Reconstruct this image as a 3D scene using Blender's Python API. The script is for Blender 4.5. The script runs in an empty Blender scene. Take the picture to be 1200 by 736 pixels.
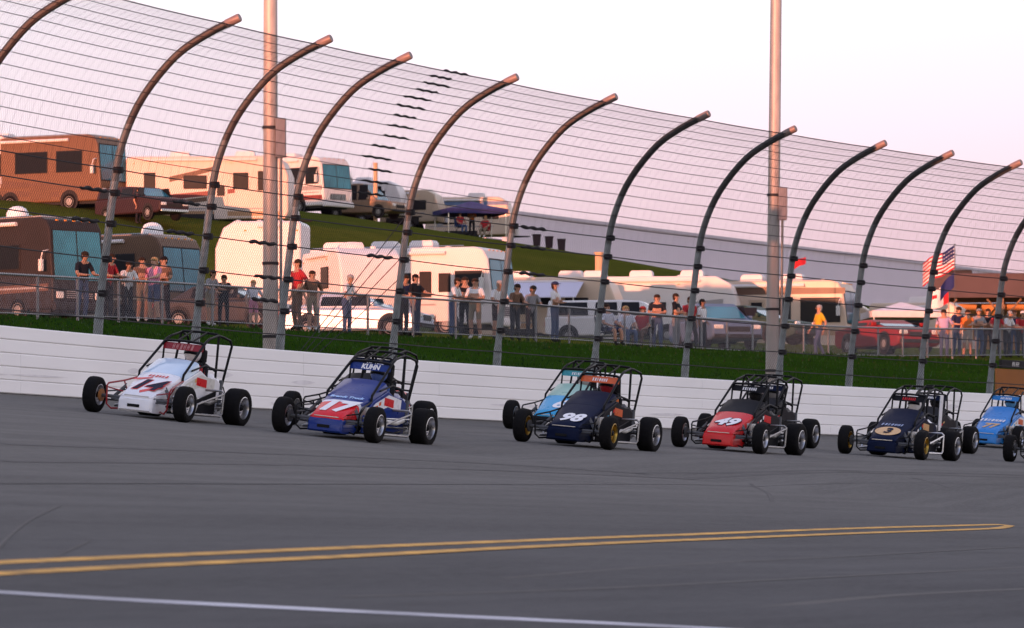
import bpy, bmesh, math, random
from mathutils import Vector, Matrix, Quaternion
R = math.radians
random.seed(7)
scene = bpy.context.scene
COL = scene.collection

# ------------------------------------------------------------------ camera
F_PX, CX, HZ = 6500.0, 600.0, 643.0            # focal length and horizon of the 1200x736 photograph
cam_d = bpy.data.cameras.new('camera')
cam = bpy.data.objects.new('camera', cam_d); COL.objects.link(cam)
cam_d.sensor_width = 36.0; cam_d.lens = 36.0 * F_PX / 1200.0
cam.location = (0, 0, 0); cam.rotation_euler = (R(90), 0, 0)
cam_d.shift_y = (HZ - 368.0) / 1200.0
cam_d.clip_start = 0.5; cam_d.clip_end = 5000
cam_d.dof.use_dof = True; cam_d.dof.focus_distance = 92; cam_d.dof.aperture_fstop = 7.5
scene.camera = cam

# ------------------------------------------------------------------ sky, sun, exposure
SUN_EL, SUN_AZ = R(1.2), math.atan2(-0.46, -0.888)     # low evening sun behind and left of the camera
S = Vector((math.sin(SUN_AZ) * math.cos(SUN_EL), math.cos(SUN_AZ) * math.cos(SUN_EL), math.sin(SUN_EL)))
world = bpy.data.worlds.new('World'); scene.world = world; world.use_nodes = True
wn = world.node_tree.nodes; wl = world.node_tree.links; wn.clear()
def WN(t, **k):
    n = wn.new(t)
    for a, b in k.items(): setattr(n, a, b)
    return n
w_out = WN('ShaderNodeOutputWorld'); w_bg = WN('ShaderNodeBackground'); w_bg2 = WN('ShaderNodeBackground'); w_add = WN('ShaderNodeAddShader')
sky = WN('ShaderNodeTexSky', sky_type='NISHITA', sun_disc=False)
sky.sun_elevation = R(4); sky.sun_rotation = SUN_AZ; sky.dust_density = 1.0; sky.ozone_density = 3.0
tc = WN('ShaderNodeTexCoord'); sep = WN('ShaderNodeSeparateXYZ'); ramp = WN('ShaderNodeValToRGB')
wl.new(tc.outputs['Generated'], sep.inputs[0])
# the pink band of an evening sky: pink low down, paler above, lavender overhead; paler towards the sunset side
dotn = WN('ShaderNodeVectorMath', operation='DOT_PRODUCT'); dotn.inputs[1].default_value = (S.x * 1.0, S.y * 1.0, 0)
wl.new(tc.outputs['Generated'], dotn.inputs[0])
m1 = WN('ShaderNodeMath', operation='MULTIPLY_ADD'); m1.inputs[1].default_value = 0.32; m1.inputs[2].default_value = 0.30
wl.new(dotn.outputs['Value'], m1.inputs[0])
m2 = WN('ShaderNodeMath', operation='ADD'); wl.new(sep.outputs['Z'], m2.inputs[0]); wl.new(m1.outputs[0], m2.inputs[1])
wl.new(m2.outputs[0], ramp.inputs[0])
cr = ramp.color_ramp
cr.elements[0].position = 0.0; cr.elements[0].color = (0.64, 0.36, 0.50, 1)
cr.elements[1].position = 1.0; cr.elements[1].color = (0.42, 0.46, 0.68, 1)
for p_, c in ((0.045, (0.70, 0.385, 0.52, 1)), (0.085, (0.89, 0.60, 0.715, 1)), (0.125, (0.99, 0.78, 0.87, 1)), (0.17, (1.03, 0.92, 0.98, 1)), (0.36, (1.0, 0.90, 0.93, 1)), (0.62, (1.16, 0.98, 0.94, 1))):
    e = cr.elements.new(p_); e.color = c
wl.new(ramp.outputs[0], w_bg.inputs[0]); w_bg.inputs[1].default_value = 0.60
wl.new(sky.outputs[0], w_bg2.inputs[0]); w_bg2.inputs[1].default_value = 0.06
wl.new(w_bg.outputs[0], w_add.inputs[0]); wl.new(w_bg2.outputs[0], w_add.inputs[1]); wl.new(w_add.outputs[0], w_out.inputs[0])
sun_d = bpy.data.lights.new('sun', 'SUN'); sun = bpy.data.objects.new('sun', sun_d); COL.objects.link(sun)
sun_d.energy = 4.6; sun_d.angle = R(0.5); sun_d.color = (1.0, 0.345, 0.19)
sun.rotation_euler = (-S).to_track_quat('-Z', 'Y').to_euler(); sun.location = (-60, -60, 60)
vs = scene.view_settings
vs.view_transform = 'Standard'; vs.look = 'None'; vs.gamma = 1.0; vs.use_curve_mapping = False; vs.exposure = 0.95
scene.render.film_transparent = False

# ------------------------------------------------------------------ materials
MATS = {}
def mat(name, color=(0.5, 0.5, 0.5), rough=0.5, metal=0.0, var=0.12, scale=6.0, bump=0.0, coat=0.0, ramp_x=None, spec=None, bscale=None, streak=None, axis=0):
    """Principled material with a slight procedural unevenness; ramp_x = [(pos, colour)] paints bands along the object's own x"""
    if name in MATS: return MATS[name]
    m = bpy.data.materials.new(name); m.use_nodes = True
    nt = m.node_tree; N = nt.nodes; L = nt.links
    b = N['Principled BSDF']
    b.inputs['Roughness'].default_value = rough; b.inputs['Metallic'].default_value = metal
    if spec is None: spec = 0.28 if max(color or (1,)) > 0.06 else 0.09
    if coat: b.inputs['Coat Weight'].default_value = coat; b.inputs['Coat Roughness'].default_value = 0.08
    if spec is not None: b.inputs['Specular IOR Level'].default_value = spec
    t = N.new('ShaderNodeTexCoord')
    nz = N.new('ShaderNodeTexNoise'); nz.inputs['Scale'].default_value = scale; nz.inputs['Detail'].default_value = 5
    src = t.outputs['Object']
    if streak:
        mp = N.new('ShaderNodeMapping'); mp.inputs['Scale'].default_value = streak; L.new(src, mp.inputs[0]); L.new(mp.outputs[0], nz.inputs[0])
    else: L.new(src, nz.inputs[0])
    mr = N.new('ShaderNodeMapRange'); mr.inputs[1].default_value = 0.25; mr.inputs[2].default_value = 0.75
    mr.inputs[3].default_value = 1 - var; mr.inputs[4].default_value = 1 + var
    L.new(nz.outputs[0], mr.inputs[0])
    mx = N.new('ShaderNodeVectorMath'); mx.operation = 'SCALE'
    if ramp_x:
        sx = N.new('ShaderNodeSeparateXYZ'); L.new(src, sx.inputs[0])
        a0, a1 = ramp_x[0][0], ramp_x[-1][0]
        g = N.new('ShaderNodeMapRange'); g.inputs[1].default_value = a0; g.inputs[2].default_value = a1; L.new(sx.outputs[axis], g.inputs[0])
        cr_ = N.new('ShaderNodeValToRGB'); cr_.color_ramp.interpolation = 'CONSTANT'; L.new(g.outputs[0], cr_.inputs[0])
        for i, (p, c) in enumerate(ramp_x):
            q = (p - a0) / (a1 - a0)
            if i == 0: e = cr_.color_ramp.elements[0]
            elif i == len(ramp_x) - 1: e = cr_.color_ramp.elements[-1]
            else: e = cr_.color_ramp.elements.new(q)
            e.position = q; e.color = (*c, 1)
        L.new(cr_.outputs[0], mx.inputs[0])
    else:
        mx.inputs[0].default_value = color
    L.new(mr.outputs[0], mx.inputs['Scale']); L.new(mx.outputs[0], b.inputs['Base Color'])
    r2 = N.new('ShaderNodeMapRange'); r2.inputs[3].default_value = max(0.02, rough - 0.07); r2.inputs[4].default_value = min(1, rough + 0.1)
    L.new(nz.outputs[0], r2.inputs[0]); L.new(r2.outputs[0], b.inputs['Roughness'])
    if bump:
        n2 = N.new('ShaderNodeTexNoise'); n2.inputs['Scale'].default_value = bscale or scale * 6; n2.inputs['Detail'].default_value = 4
        L.new(src, n2.inputs[0]); bp = N.new('ShaderNodeBump'); bp.inputs['Strength'].default_value = bump; bp.inputs['Distance'].default_value = 0.02
        L.new(n2.outputs[0], bp.inputs['Height']); L.new(bp.outputs[0], b.inputs['Normal'])
    MATS[name] = m
    return m

def ground_mat(name, cols, scales, rough=0.9, bump=0.25, bscale=25, stretch=(1, 1, 1), spec=0.3, grad=None):
    """three-scale noise blend of colours, for asphalt and grass"""
    if name in MATS: return MATS[name]
    m = bpy.data.materials.new(name); m.use_nodes = True
    N = m.node_tree.nodes; L = m.node_tree.links; b = N['Principled BSDF']; b.inputs['Roughness'].default_value = rough
    b.inputs['Specular IOR Level'].default_value = spec
    t = N.new('ShaderNodeTexCoord'); cur = None
    uv = t.outputs['UV']
    mp = N.new('ShaderNodeMapping'); mp.inputs['Scale'].default_value = stretch; L.new(uv, mp.inputs[0])
    for i, sc in enumerate(scales):
        n = N.new('ShaderNodeTexNoise'); n.inputs['Scale'].default_value = sc; n.inputs['Detail'].default_value = 6; n.inputs['Roughness'].default_value = 0.6
        L.new(mp.outputs[0], n.inputs[0])
        r = N.new('ShaderNodeMapRange'); r.inputs[1].default_value = 0.38; r.inputs[2].default_value = 0.64; L.new(n.outputs[0], r.inputs[0])
        mx = N.new('ShaderNodeMix'); mx.data_type = 'RGBA'
        L.new(r.outputs[0], mx.inputs[0])
        if cur is None: mx.inputs[6].default_value = (*cols[0], 1)
        else: L.new(cur, mx.inputs[6])
        mx.inputs[7].default_value = (*cols[i + 1], 1)
        if i:
            k = N.new('ShaderNodeMath'); k.operation = 'MULTIPLY'; k.inputs[1].default_value = 0.45; L.new(r.outputs[0], k.inputs[0]); L.new(k.outputs[0], mx.inputs[0])
        cur = mx.outputs[2]
    if grad:                                       # darker, bluer tint towards the inside
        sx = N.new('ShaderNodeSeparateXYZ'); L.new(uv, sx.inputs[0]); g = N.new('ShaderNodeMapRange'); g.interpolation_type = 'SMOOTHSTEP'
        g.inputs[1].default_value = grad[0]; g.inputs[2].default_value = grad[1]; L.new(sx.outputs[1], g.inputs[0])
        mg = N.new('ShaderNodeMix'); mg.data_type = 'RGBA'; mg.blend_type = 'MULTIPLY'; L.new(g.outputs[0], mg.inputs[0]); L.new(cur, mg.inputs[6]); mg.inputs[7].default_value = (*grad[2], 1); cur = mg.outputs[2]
    L.new(cur, b.inputs['Base Color'])
    n2 = N.new('ShaderNodeTexNoise'); n2.inputs['Scale'].default_value = bscale; n2.inputs['Detail'].default_value = 5; L.new(uv, n2.inputs[0])
    bp = N.new('ShaderNodeBump'); bp.inputs['Strength'].default_value = bump; bp.inputs['Distance'].default_value = 0.03
    L.new(n2.outputs[0], bp.inputs['Height']); L.new(bp.outputs[0], b.inputs['Normal'])
    MATS[name] = m
    return m

# ------------------------------------------------------------------ mesh helpers
class MB:
    def __init__(self): self.v = []; self.f = []; self.m = []
    def add(self, vs_, fs_, mi=0):
        o = len(self.v); self.v += [tuple(p) for p in vs_]
        for f in fs_: self.f.append(tuple(i + o for i in f)); self.m.append(mi)
        return self
    def box(self, c, s, mi=0, rot=None):
        vs_ = []
        for x in (-.5, .5):
            for y in (-.5, .5):
                for z in (-.5, .5):
                    p = Vector((x * s[0], y * s[1], z * s[2]))
                    if rot: p = rot @ p
                    vs_.append(p + Vector(c))
        return self.add(vs_, [(0, 1, 3, 2), (4, 6, 7, 5), (0, 4, 5, 1), (2, 3, 7, 6), (0, 2, 6, 4), (1, 5, 7, 3)], mi)
    def tube(self, pts, r, seg=8, mi=0, caps=True):
        pts = [Vector(p) for p in pts]; n = len(pts)
        rs = r if isinstance(r, (list, tuple)) else [r] * n
        d0 = (pts[1] - pts[0]).normalized()
        up = Vector((0, 0, 1)) if abs(d0.z) < 0.9 else Vector((1, 0, 0))
        u = d0.cross(up).normalized()
        rings = []; prev = d0
        for i in range(n):
            d = (pts[min(i + 1, n - 1)] - pts[max(i - 1, 0)]).normalized()
            q = prev.rotation_difference(d); u = (q @ u); u = (u - d * u.dot(d)).normalized(); prev = d
            w_ = d.cross(u)
            k = 1.0
            if 0 < i < n - 1:
                a = (pts[i] - pts[i - 1]).normalized().dot((pts[i + 1] - pts[i]).normalized())
                k = 1 / max(0.5, math.sqrt((1 + a) / 2)) if a > -0.99 else 1
            rings.append([pts[i] + (u * math.cos(2 * math.pi * j / seg) + w_ * math.sin(2 * math.pi * j / seg)) * rs[i] * (1 if k > 3 else 1) for j in range(seg)])
        return self.loft(rings, mi, caps)
    def loft(self, rings, mi=0, caps=True):
        k = len(rings[0]); vs_ = [p for r_ in rings for p in r_]; fs_ = []
        for i in range(len(rings) - 1):
            for j in range(k):
                a = i * k + j; b = i * k + (j + 1) % k
                fs_.append((a, b, b + k, a + k))
        if caps:
            fs_.append(tuple(range(k))[::-1]); fs_.append(tuple((len(rings) - 1) * k + j for j in range(k)))
        return self.add(vs_, fs_, mi)
    def lathe(self, prof, c=(0, 0, 0), axis='y', seg=24, mi=0, closed=True):
        """prof: list of (radius, offset along axis)"""
        rings = []
        for r, a in prof:
            ring = []
            for j in range(seg):
                t = 2 * math.pi * j / seg; x, y = r * math.cos(t), r * math.sin(t)
                p = {'y': (x, a, y), 'z': (x, y, a), 'x': (a, x, y)}[axis]
                ring.append(Vector(p) + Vector(c))
            rings.append(ring)
        return self.loft(rings, mi, caps=closed)
    def extrude(self, poly, y0, y1, mi=0):
        """poly in xz, extruded along y"""
        k = len(poly)
        vs_ = [(x, y0, z) for x, z in poly] + [(x, y1, z) for x, z in poly]
        fs_ = [tuple(range(k)), tuple(range(k, 2 * k))[::-1]] + [(j, j + k, (j + 1) % k + k, (j + 1) % k) for j in range(k)]
        return self.add(vs_, fs_, mi)
    def quad(self, a, b, c, d, mi=0): return self.add([a, b, c, d], [(0, 1, 2, 3)], mi)
    def slab(self, pts, n, th, mi=0):
        """polygon thickened along n"""
        n = Vector(n).normalized(); k = len(pts); P = [Vector(p) for p in pts]
        return self.add([p + n * th for p in P] + P, [tuple(range(k)), tuple(range(k, 2 * k))[::-1]] + [(j + k, (j + 1) % k + k, (j + 1) % k, j) for j in range(k)], mi)
    def ball(self, c, r, seg=12, rings=8, mi=0, z0=-1.0, z1=1.0):
        r = r if isinstance(r, (tuple, list)) else (r, r, r); rr = []
        for i in range(rings + 1):
            z = z0 + (z1 - z0) * i / rings
            a = math.asin(max(-1, min(1, -math.cos(math.pi * i / rings)))) if (z0, z1) == (-1.0, 1.0) else math.asin(max(-1, min(1, z)))
            ca, sa = max(0.02, math.cos(a)), math.sin(a)
            rr.append([Vector((c[0] + r[0] * ca * math.cos(2 * math.pi * j / seg), c[1] + r[1] * ca * math.sin(2 * math.pi * j / seg), c[2] + r[2] * sa)) for j in range(seg)])
        return self.loft(rr, mi)
    def mesh(self, name, fix=True):
        me = bpy.data.meshes.new(name); me.from_pydata(self.v, [], self.f)
        if len(set(self.m)) > 1:
            me.polygons.foreach_set('material_index', self.m)
        if fix:
            bm = bmesh.new(); bm.from_mesh(me); bmesh.ops.recalc_face_normals(bm, faces=bm.faces[:]); bm.to_mesh(me); bm.free()
        return me
    def build(self, name, m, parent=None, smooth=False, bevel=0, seg=2, fix=True, angle=35):
        me = self.mesh(name, fix)
        for q in (m if isinstance(m, (list, tuple)) else [m]): me.materials.append(q)
        return link(name, me, parent, smooth, bevel, seg, angle)
def link(name, me, parent=None, smooth=False, bevel=0, seg=2, angle=35):
    o = bpy.data.objects.new(name, me); COL.objects.link(o)
    if parent: o.parent = parent
    if smooth or bevel:
        me.polygons.foreach_set('use_smooth', [True] * len(me.polygons))
        try: me.set_sharp_from_angle(angle=R(angle))
        except Exception: pass
    if bevel:
        b = o.modifiers.new('bevel', 'BEVEL'); b.width = bevel; b.segments = seg; b.limit_method = 'ANGLE'; b.angle_limit = R(40); b.harden_normals = False
    return o
def thing(name, label, cat, loc=(0, 0, 0), rz=0.0, group=None):
    o = bpy.data.objects.new(name, None); COL.objects.link(o); o.location = loc; o.rotation_euler = (0, 0, rz)
    o.empty_display_size = 0.2
    return tag(o, label, cat, group)
def tag(o, label=None, cat=None, group=None, kind=None):
    if label: o['label'] = label
    if cat: o['category'] = cat
    if group: o['group'] = group
    if kind: o['kind'] = kind
    return o
def child_copy(o, parent):
    c = o.copy(); COL.objects.link(c); c.parent = parent
    return c

# ------------------------------------------------------------------ the lie of the land
# wall: a straight that runs in from behind on the left, then a left-hand turn of radius 145 m seen from inside
RAD = 159.5; PHI_M = R(153.9); CC = Vector((143.22, 42.13)); PHI_S = R(164.3); T_S = RAD * (PHI_M - PHI_S)
P_S = CC + RAD * Vector((math.cos(PHI_S), math.sin(PHI_S))); TAN_S = Vector((math.sin(PHI_S), -math.cos(PHI_S))); NRM_S = Vector((-math.cos(PHI_S), -math.sin(PHI_S)))
Z_W = 2.563
def curve(t, w=0.0):
    """plan point at distance t along the wall, w metres inside it (negative = outside)"""
    if t < T_S: return P_S + TAN_S * (t - T_S) + NRM_S * w
    ph = PHI_M - t / RAD
    return CC + (RAD - w) * Vector((math.cos(ph), math.sin(ph)))
def tangent(t):
    if t < T_S: return TAN_S.copy()
    ph = PHI_M - t / RAD; return Vector((math.sin(ph), -math.cos(ph)))
def inward(t):
    d = tangent(t); return Vector((d.y, -d.x))
def tw(x, y):
    q = Vector((x, y)) - CC; ph = math.atan2(q.y, q.x)
    if ph > PHI_S or ph < -math.pi / 2:
        d = Vector((x, y)) - P_S; return T_S + d.dot(TAN_S), d.dot(NRM_S)
    return RAD * (PHI_M - ph), RAD - q.length
def interp(tab, x):
    if x <= tab[0][0]: return tab[0][1]
    for (a, b), (c, d) in zip(tab, tab[1:]):
        if x <= c: return b + (d - b) * (x - a) / (c - a)
    return tab[-1][1]
def smooth_interp(tab, x):
    return (interp(tab, x - 3) + 2 * interp(tab, x) + interp(tab, x + 3)) / 4
def slope_at(t): return interp([(-60, 0.116), (-30, 0.1135), (-21.7, 0.095), (-13.4, 0.0884), (-5, 0.0846), (60, 0.083)], t)
def bank(t, w):
    """surface height inside the wall: banked track easing into a flat apron"""
    m = slope_at(t); b = 27.0
    if w < b - 4: return Z_W - m * w
    k = (w - b + 4) / 12
    if k < 1: return Z_W - m * (b - 4) - m * 12 * (k - k * k / 2) * 1.0
    return Z_W - m * (b - 4) - m * 6
OUT = [(0, 2.65), (5, 3.3), (24, 5.95), (37, 6.4), (58, 8.0), (90, 8.5), (100, 11.0), (127, 17.2), (162, 19.8), (215, 20.5), (400, 14.0)]
HILL_BACK = [(-60, 0.1), (20, 0.6), (45, 1.0)]
def far_f(x, y, t):
    """how much of the hill stands here: it falls away to the right, and to the back on the left"""
    f = interp([(-12, 1.0), (2, 0.84), (13, 0.66), (26, 0.42), (60, 0.2)], x)
    g = interp(HILL_BACK, t)
    return f * g
def height(x, y):
    t, w = tw(x, y)
    if w >= -1e-4: return bank(t, max(w, 0))
    v = -w
    z = smooth_interp(OUT, v) if v > 4 else interp(OUT, v)
    if z > 8.5: z = 8.5 + (z - 8.5) * far_f(x, y, t)
    return z
def ray(px, py, maxd=400.0):
    """where the line of sight through a pixel of the photograph meets the ground"""
    a = (px - CX) / F_PX; c = (HZ - py) / F_PX; d = 8.0; prev = None
    while d < maxd:
        g = c * d - height(a * d, d)
        if prev is not None and g <= 0 < prev[1]:
            lo, hi = prev[0], d
            for _ in range(30):
                m_ = (lo + hi) / 2
                if c * m_ - height(a * m_, m_) > 0: lo = m_
                else: hi = m_
            return Vector((a * lo, lo, c * lo))
        prev = (d, g); d += 0.25
    return Vector((a * maxd, maxd, 0))
def spot(px, d):
    x = (px - CX) * d / F_PX
    return Vector((x, d, height(x, d)))
def sheet(name, ts, ws, m, dz=0.0, kind='structure'):
    vs_ = []; uv = []
    for t in ts:
        for w in ws:
            p = curve(t, w); vs_.append((p.x, p.y, height(p.x, p.y) + dz)); uv.append((t, w))
    k = len(ws); fs_ = [(i * k + j, (i + 1) * k + j, (i + 1) * k + j + 1, i * k + j + 1) for i in range(len(ts) - 1) for j in range(k - 1)]
    me = bpy.data.meshes.new(name); me.from_pydata(vs_, [], fs_); me.materials.append(m)
    l = me.uv_layers.new(name='plan')
    for lp in me.loops: l.data[lp.index].uv = uv[lp.vertex_index]
    bm = bmesh.new(); bm.from_mesh(me); bmesh.ops.recalc_face_normals(bm, faces=bm.faces[:])
    if bm.faces[0].normal.z < 0: bmesh.ops.reverse_faces(bm, faces=bm.faces[:])
    bm.to_mesh(me); bm.free()
    o = link(name, me, smooth=True, angle=60); o['kind'] = kind
    return o
def frange(a, b, s): return [a + s * i for i in range(int((b - a) / s + 0.5) + 1)]

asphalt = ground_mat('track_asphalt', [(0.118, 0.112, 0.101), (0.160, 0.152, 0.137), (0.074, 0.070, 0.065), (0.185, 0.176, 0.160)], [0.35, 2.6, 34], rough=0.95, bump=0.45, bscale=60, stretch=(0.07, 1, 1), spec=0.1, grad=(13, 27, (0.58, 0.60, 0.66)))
grass_m = ground_mat('mown_grass', [(0.013, 0.046, 0.002), (0.022, 0.066, 0.003), (0.008, 0.029, 0.001), (0.038, 0.056, 0.005)], [0.25, 1.6, 12], rough=1.0, bump=0.9, bscale=9, spec=0.0)
hill_m = ground_mat('hill_grass', [(0.040, 0.062, 0.005), (0.085, 0.090, 0.012), (0.024, 0.042, 0.004), (0.14, 0.12, 0.03)], [0.12, 0.9, 8], rough=1.0, bump=0.9, bscale=6, spec=0.0)
T_ALL = frange(-520, -60, 10) + frange(-56, 130, 2) + frange(140, 330, 10)
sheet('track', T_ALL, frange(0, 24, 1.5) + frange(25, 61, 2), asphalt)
sheet('grass_bank', T_ALL, [-0.9, -2, -3.5, -5, -6.5, -8, -10, -12, -14, -16, -18, -20, -23, -26, -29, -32, -36], grass_m)
sheet('hill', T_ALL, [-36, -42, -48, -54, -60, -64, -68, -71, -74, -80, -85, -90, -95, -100, -105, -110, -116, -123, -130, -140, -150, -160, -170, -180, -195, -210, -230, -260, -300, -350, -420, -520], hill_m)
inf = MB(); inf.add([(1500 * math.cos(a * math.pi / 24), 1500 * math.sin(a * math.pi / 24), -1.4) for a in range(48)], [tuple(range(48))])
io = inf.build('infield', mat('infield_grass', (0.05, 0.08, 0.02), 0.95, var=0.3, scale=0.05), fix=False); io['kind'] = 'structure'
# unseen ridge added far back on the left, its crest shaped to shade the track
rv_ = []; rf_ = []; nA, nB = 84, 16
sd_ = Vector((S.x, S.y)).normalized(); sp_ = Vector((-sd_.y, sd_.x)); rc_ = Vector((-5, 105)) + sd_ * 480
SHADE_CREST = [(-420, 19.0), (-75, 18.2), (-48, 18.3), (-22, 18.2), (3, 16.9), (30, 16.2), (420, 17.0)]      # crest heights set to place the shadow edge
for i in range(nA + 1):
    a = -420 + 840 * i / nA
    for j in range(nB + 1):
        b = -130 + 260 * j / nB; q_ = rc_ + sp_ * a + sd_ * b
        e_ = max(0, 1 - max(0, abs(a) - 260) / 160); k_ = 0.5 + 0.5 * math.cos(math.pi * min(1, abs(b) / 125)); e_ = e_ * e_ * (3 - 2 * e_)
        rv_.append((q_.x, q_.y, -1.6 + (interp(SHADE_CREST, a) + 1.6) * k_ * e_))
rf_ = [(i * (nB + 1) + j, i * (nB + 1) + j + 1, (i + 1) * (nB + 1) + j + 1, (i + 1) * (nB + 1) + j) for i in range(nA) for j in range(nB)]
me = bpy.data.meshes.new('ridge'); me.from_pydata(rv_, [], rf_); me.materials.append(hill_m); link('ridge', me, smooth=True, angle=80)['kind'] = 'structure'  # added light blocker, out of view
sheet('verge', T_ALL, [0.0, -0.9], mat('verge_concrete', (0.30, 0.29, 0.28), 0.9, scale=2), dz=-0.02)

# ------------------------------------------------------------------ markings on the asphalt
def ribbon(name, pts, width, m, label, cat, dz=0.004):
    """painted strip through plan points (t, w), smoothed, lying on the asphalt"""
    P = []
    n = len(pts)
    for i in range(n - 1):
        p0, p1, p2, p3 = (Vector(pts[max(i - 1, 0)]), Vector(pts[i]), Vector(pts[i + 1]), Vector(pts[min(i + 2, n - 1)]))
        for k in range(12):
            s = k / 12
            P.append(0.5 * ((2 * p1) + (-p0 + p2) * s + (2 * p0 - 5 * p1 + 4 * p2 - p3) * s * s + (-p0 + 3 * p1 - 3 * p2 + p3) * s ** 3))
    P.append(Vector(pts[-1]))
    W = [curve(*p) for p in P]; L_, R_ = [], []
    for i, p in enumerate(W):
        d = (W[min(i + 1, len(W) - 1)] - W[max(i - 1, 0)]).normalized(); nn = Vector((-d.y, d.x))
        wd = width if not callable(width) else width(i / (len(W) - 1))
        for lst, s in ((L_, .5), (R_, -.5)):
            q = p + nn * wd * s; lst.append((q.x, q.y, height(q.x, q.y) + dz))
    k = len(W); me = bpy.data.meshes.new(name)
    me.from_pydata(L_ + R_, [], [(i, i + k, i + k + 1, i + 1) for i in range(k - 1)]); me.materials.append(m)
    bm = bmesh.new(); bm.from_mesh(me)
    for f in bm.faces:
        f.normal_update()
        if f.normal.z < 0: f.normal_flip()
    bm.to_mesh(me); bm.free()
    o = link(name, me); o['kind'] = 'structure'
    return o
def rays(pts): 
    out = []
    for p in pts:
        q = ray(*p); out.append(tw(q.x, q.y))
    return out
yellow = mat('yellow_line_paint', (0.54, 0.285, 0.055), 0.8, var=0.45, scale=2.2)
white_l = mat('white_line_paint', (0.58, 0.57, 0.60), 0.75, var=0.4, scale=1.6)
dark_m = mat('seam_tar', (0.03, 0.03, 0.032), 0.7, var=0.3, scale=8)
rub_m = mat('tyre_rubber_mark', (0.064, 0.060, 0.057), 0.85, var=0.35, scale=3)
ya = rays([(-60, 662.5), (0, 659.5), (200, 651), (400, 642.5), (600, 634.5), (800, 627), (1000, 619.5), (1120, 616.2), (1170, 615.0)])
yb = rays([(-60, 676), (0, 673), (200, 662.5), (400, 653), (600, 642.5), (800, 633.5), (1000, 625.5), (1120, 621.5), (1170, 619.2)])
end = rays([(1184, 616.0)])[0]
LW = lambda s: 0.11 + 0.0 * s
ribbon('yellow_line', ya + [end], 0.12, yellow, None, None)
ribbon('yellow_line', yb + [end], 0.12, yellow, None, None, dz=0.006)
ribbon('white_line', rays([(-60, 691), (0, 695), (150, 704), (300, 711.5), (450, 719), (600, 726), (750, 733), (900, 741), (1000, 748)]), 0.19, white_l, None, None, dz=0.005)
def skid(pxs, width=0.05, m=rub_m, name='tyre_mark'): ribbon(name, rays(pxs), width, m, None, None, dz=0.003)
skid([(-5, 567), (200, 567), (400, 567.5), (600, 568)], 0.045, dark_m, 'pavement_seam')
skid([(600, 568), (850, 569), (1050, 566), (1210, 571)], 0.04, rub_m, 'pavement_seam')
skid([(-5, 645), (20, 620), (45, 604), (70, 593)], 0.025)
skid([(20, 676), (60, 655), (105, 634)], 0.02)
skid([(590, 678), (800, 662), (1000, 652), (1210, 640)], 0.05)
skid([(700, 735), (900, 712), (1050, 698), (1210, 690)], 0.10)
skid([(400, 700), (700, 690), (1000, 675), (1210, 664)], 0.06)
skid([(880, 567), (900, 578), (905, 588)], 0.06)
skid([(1070, 560), (1100, 568), (1112, 572)], 0.05)
skid([(0, 540), (300, 544), (600, 552), (900, 556), (1200, 560)], 0.20)
skid([(0, 520), (300, 531), (600, 545), (900, 553), (1200, 557)], 0.22)
# ------------------------------------------------------------------ outer wall: energy-absorbing barrier of stacked white steel tubes
def t_of_px(px, w=0.0):
    lo, hi = -60.0, 90.0
    for _ in range(50):
        m_ = (lo + hi) / 2; p = curve(m_, w)
        if CX + p.x / p.y * F_PX < px: lo = m_
        else: hi = m_
    return lo
wall_white = mat('barrier_white_paint', (0.89, 0.87, 0.85), 0.5, var=0.07, scale=0.5, streak=(0.5, 0.5, 3), spec=0.3)
bar = thing('safety_barrier', 'long white steel-tube crash barrier along the outside of the track', 'barrier', (*curve(0), Z_W))
def strip_section(mb, t0, t1, w0, w1, z0, z1, bev, n=4):
    rings = []
    for i in range(n + 1):
        t = t0 + (t1 - t0) * i / n; nn = inward(t); p = curve(t)
        sec = [(w0 + bev, z0), (w1 - bev, z0), (w1, z0 + bev), (w1, z1 - bev), (w1 - bev, z1), (w0 + bev, z1), (w0, z1 - bev), (w0, z0 + bev)]
        rings.append([Vector((p.x + nn.x * a - bar.location.x, p.y + nn.y * a - bar.location.y, Z_W + b - bar.location.z)) for a, b in sec])
    mb.loft(rings)
rb = random.Random(5)
for k in range(17):
    t0 = -46.0 + 6.1 * k
    for c in range(5):
        mb = MB(); off = rb.uniform(-0.004, 0.004)
        strip_section(mb, t0 + 0.0005, t0 + 6.0995, -0.20 + off, 0.0 + off, 0.012 + c * 0.223, 0.012 + c * 0.223 + 0.2195, 0.016)
        mb.build('barrier_tube', wall_white, bar)
for k in range(5):
    mb = MB(); strip_section(mb, -46 + 18.3 * k, -46 + 18.3 * (k + 1) - 0.01, -0.80, -0.48, -0.1, 1.03, 0.03, 12)
    mb.build('backing_wall', mat('old_concrete', (0.42, 0.41, 0.40), 0.85, scale=1.5, bump=0.2), bar)

scr = random.Random(17); patch_m = mat('wall_patch_tint', (0.76, 0.735, 0.735), 0.7, var=.12, scale=2.5)
for k in range(26):  # faint darker strips strewn at random along the barrier face
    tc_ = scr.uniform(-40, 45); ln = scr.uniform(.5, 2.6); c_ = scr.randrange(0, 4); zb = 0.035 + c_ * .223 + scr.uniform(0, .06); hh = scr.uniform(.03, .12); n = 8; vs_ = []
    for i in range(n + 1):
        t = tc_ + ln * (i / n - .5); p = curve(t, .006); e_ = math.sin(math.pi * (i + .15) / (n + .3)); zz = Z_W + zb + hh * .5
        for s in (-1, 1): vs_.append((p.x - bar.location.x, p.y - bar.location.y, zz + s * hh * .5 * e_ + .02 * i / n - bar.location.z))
    mb = MB(); mb.add(vs_, [(2 * i, 2 * i + 2, 2 * i + 3, 2 * i + 1) for i in range(n)]); mb.build('wall_patch', patch_m, bar, fix=False)

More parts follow.
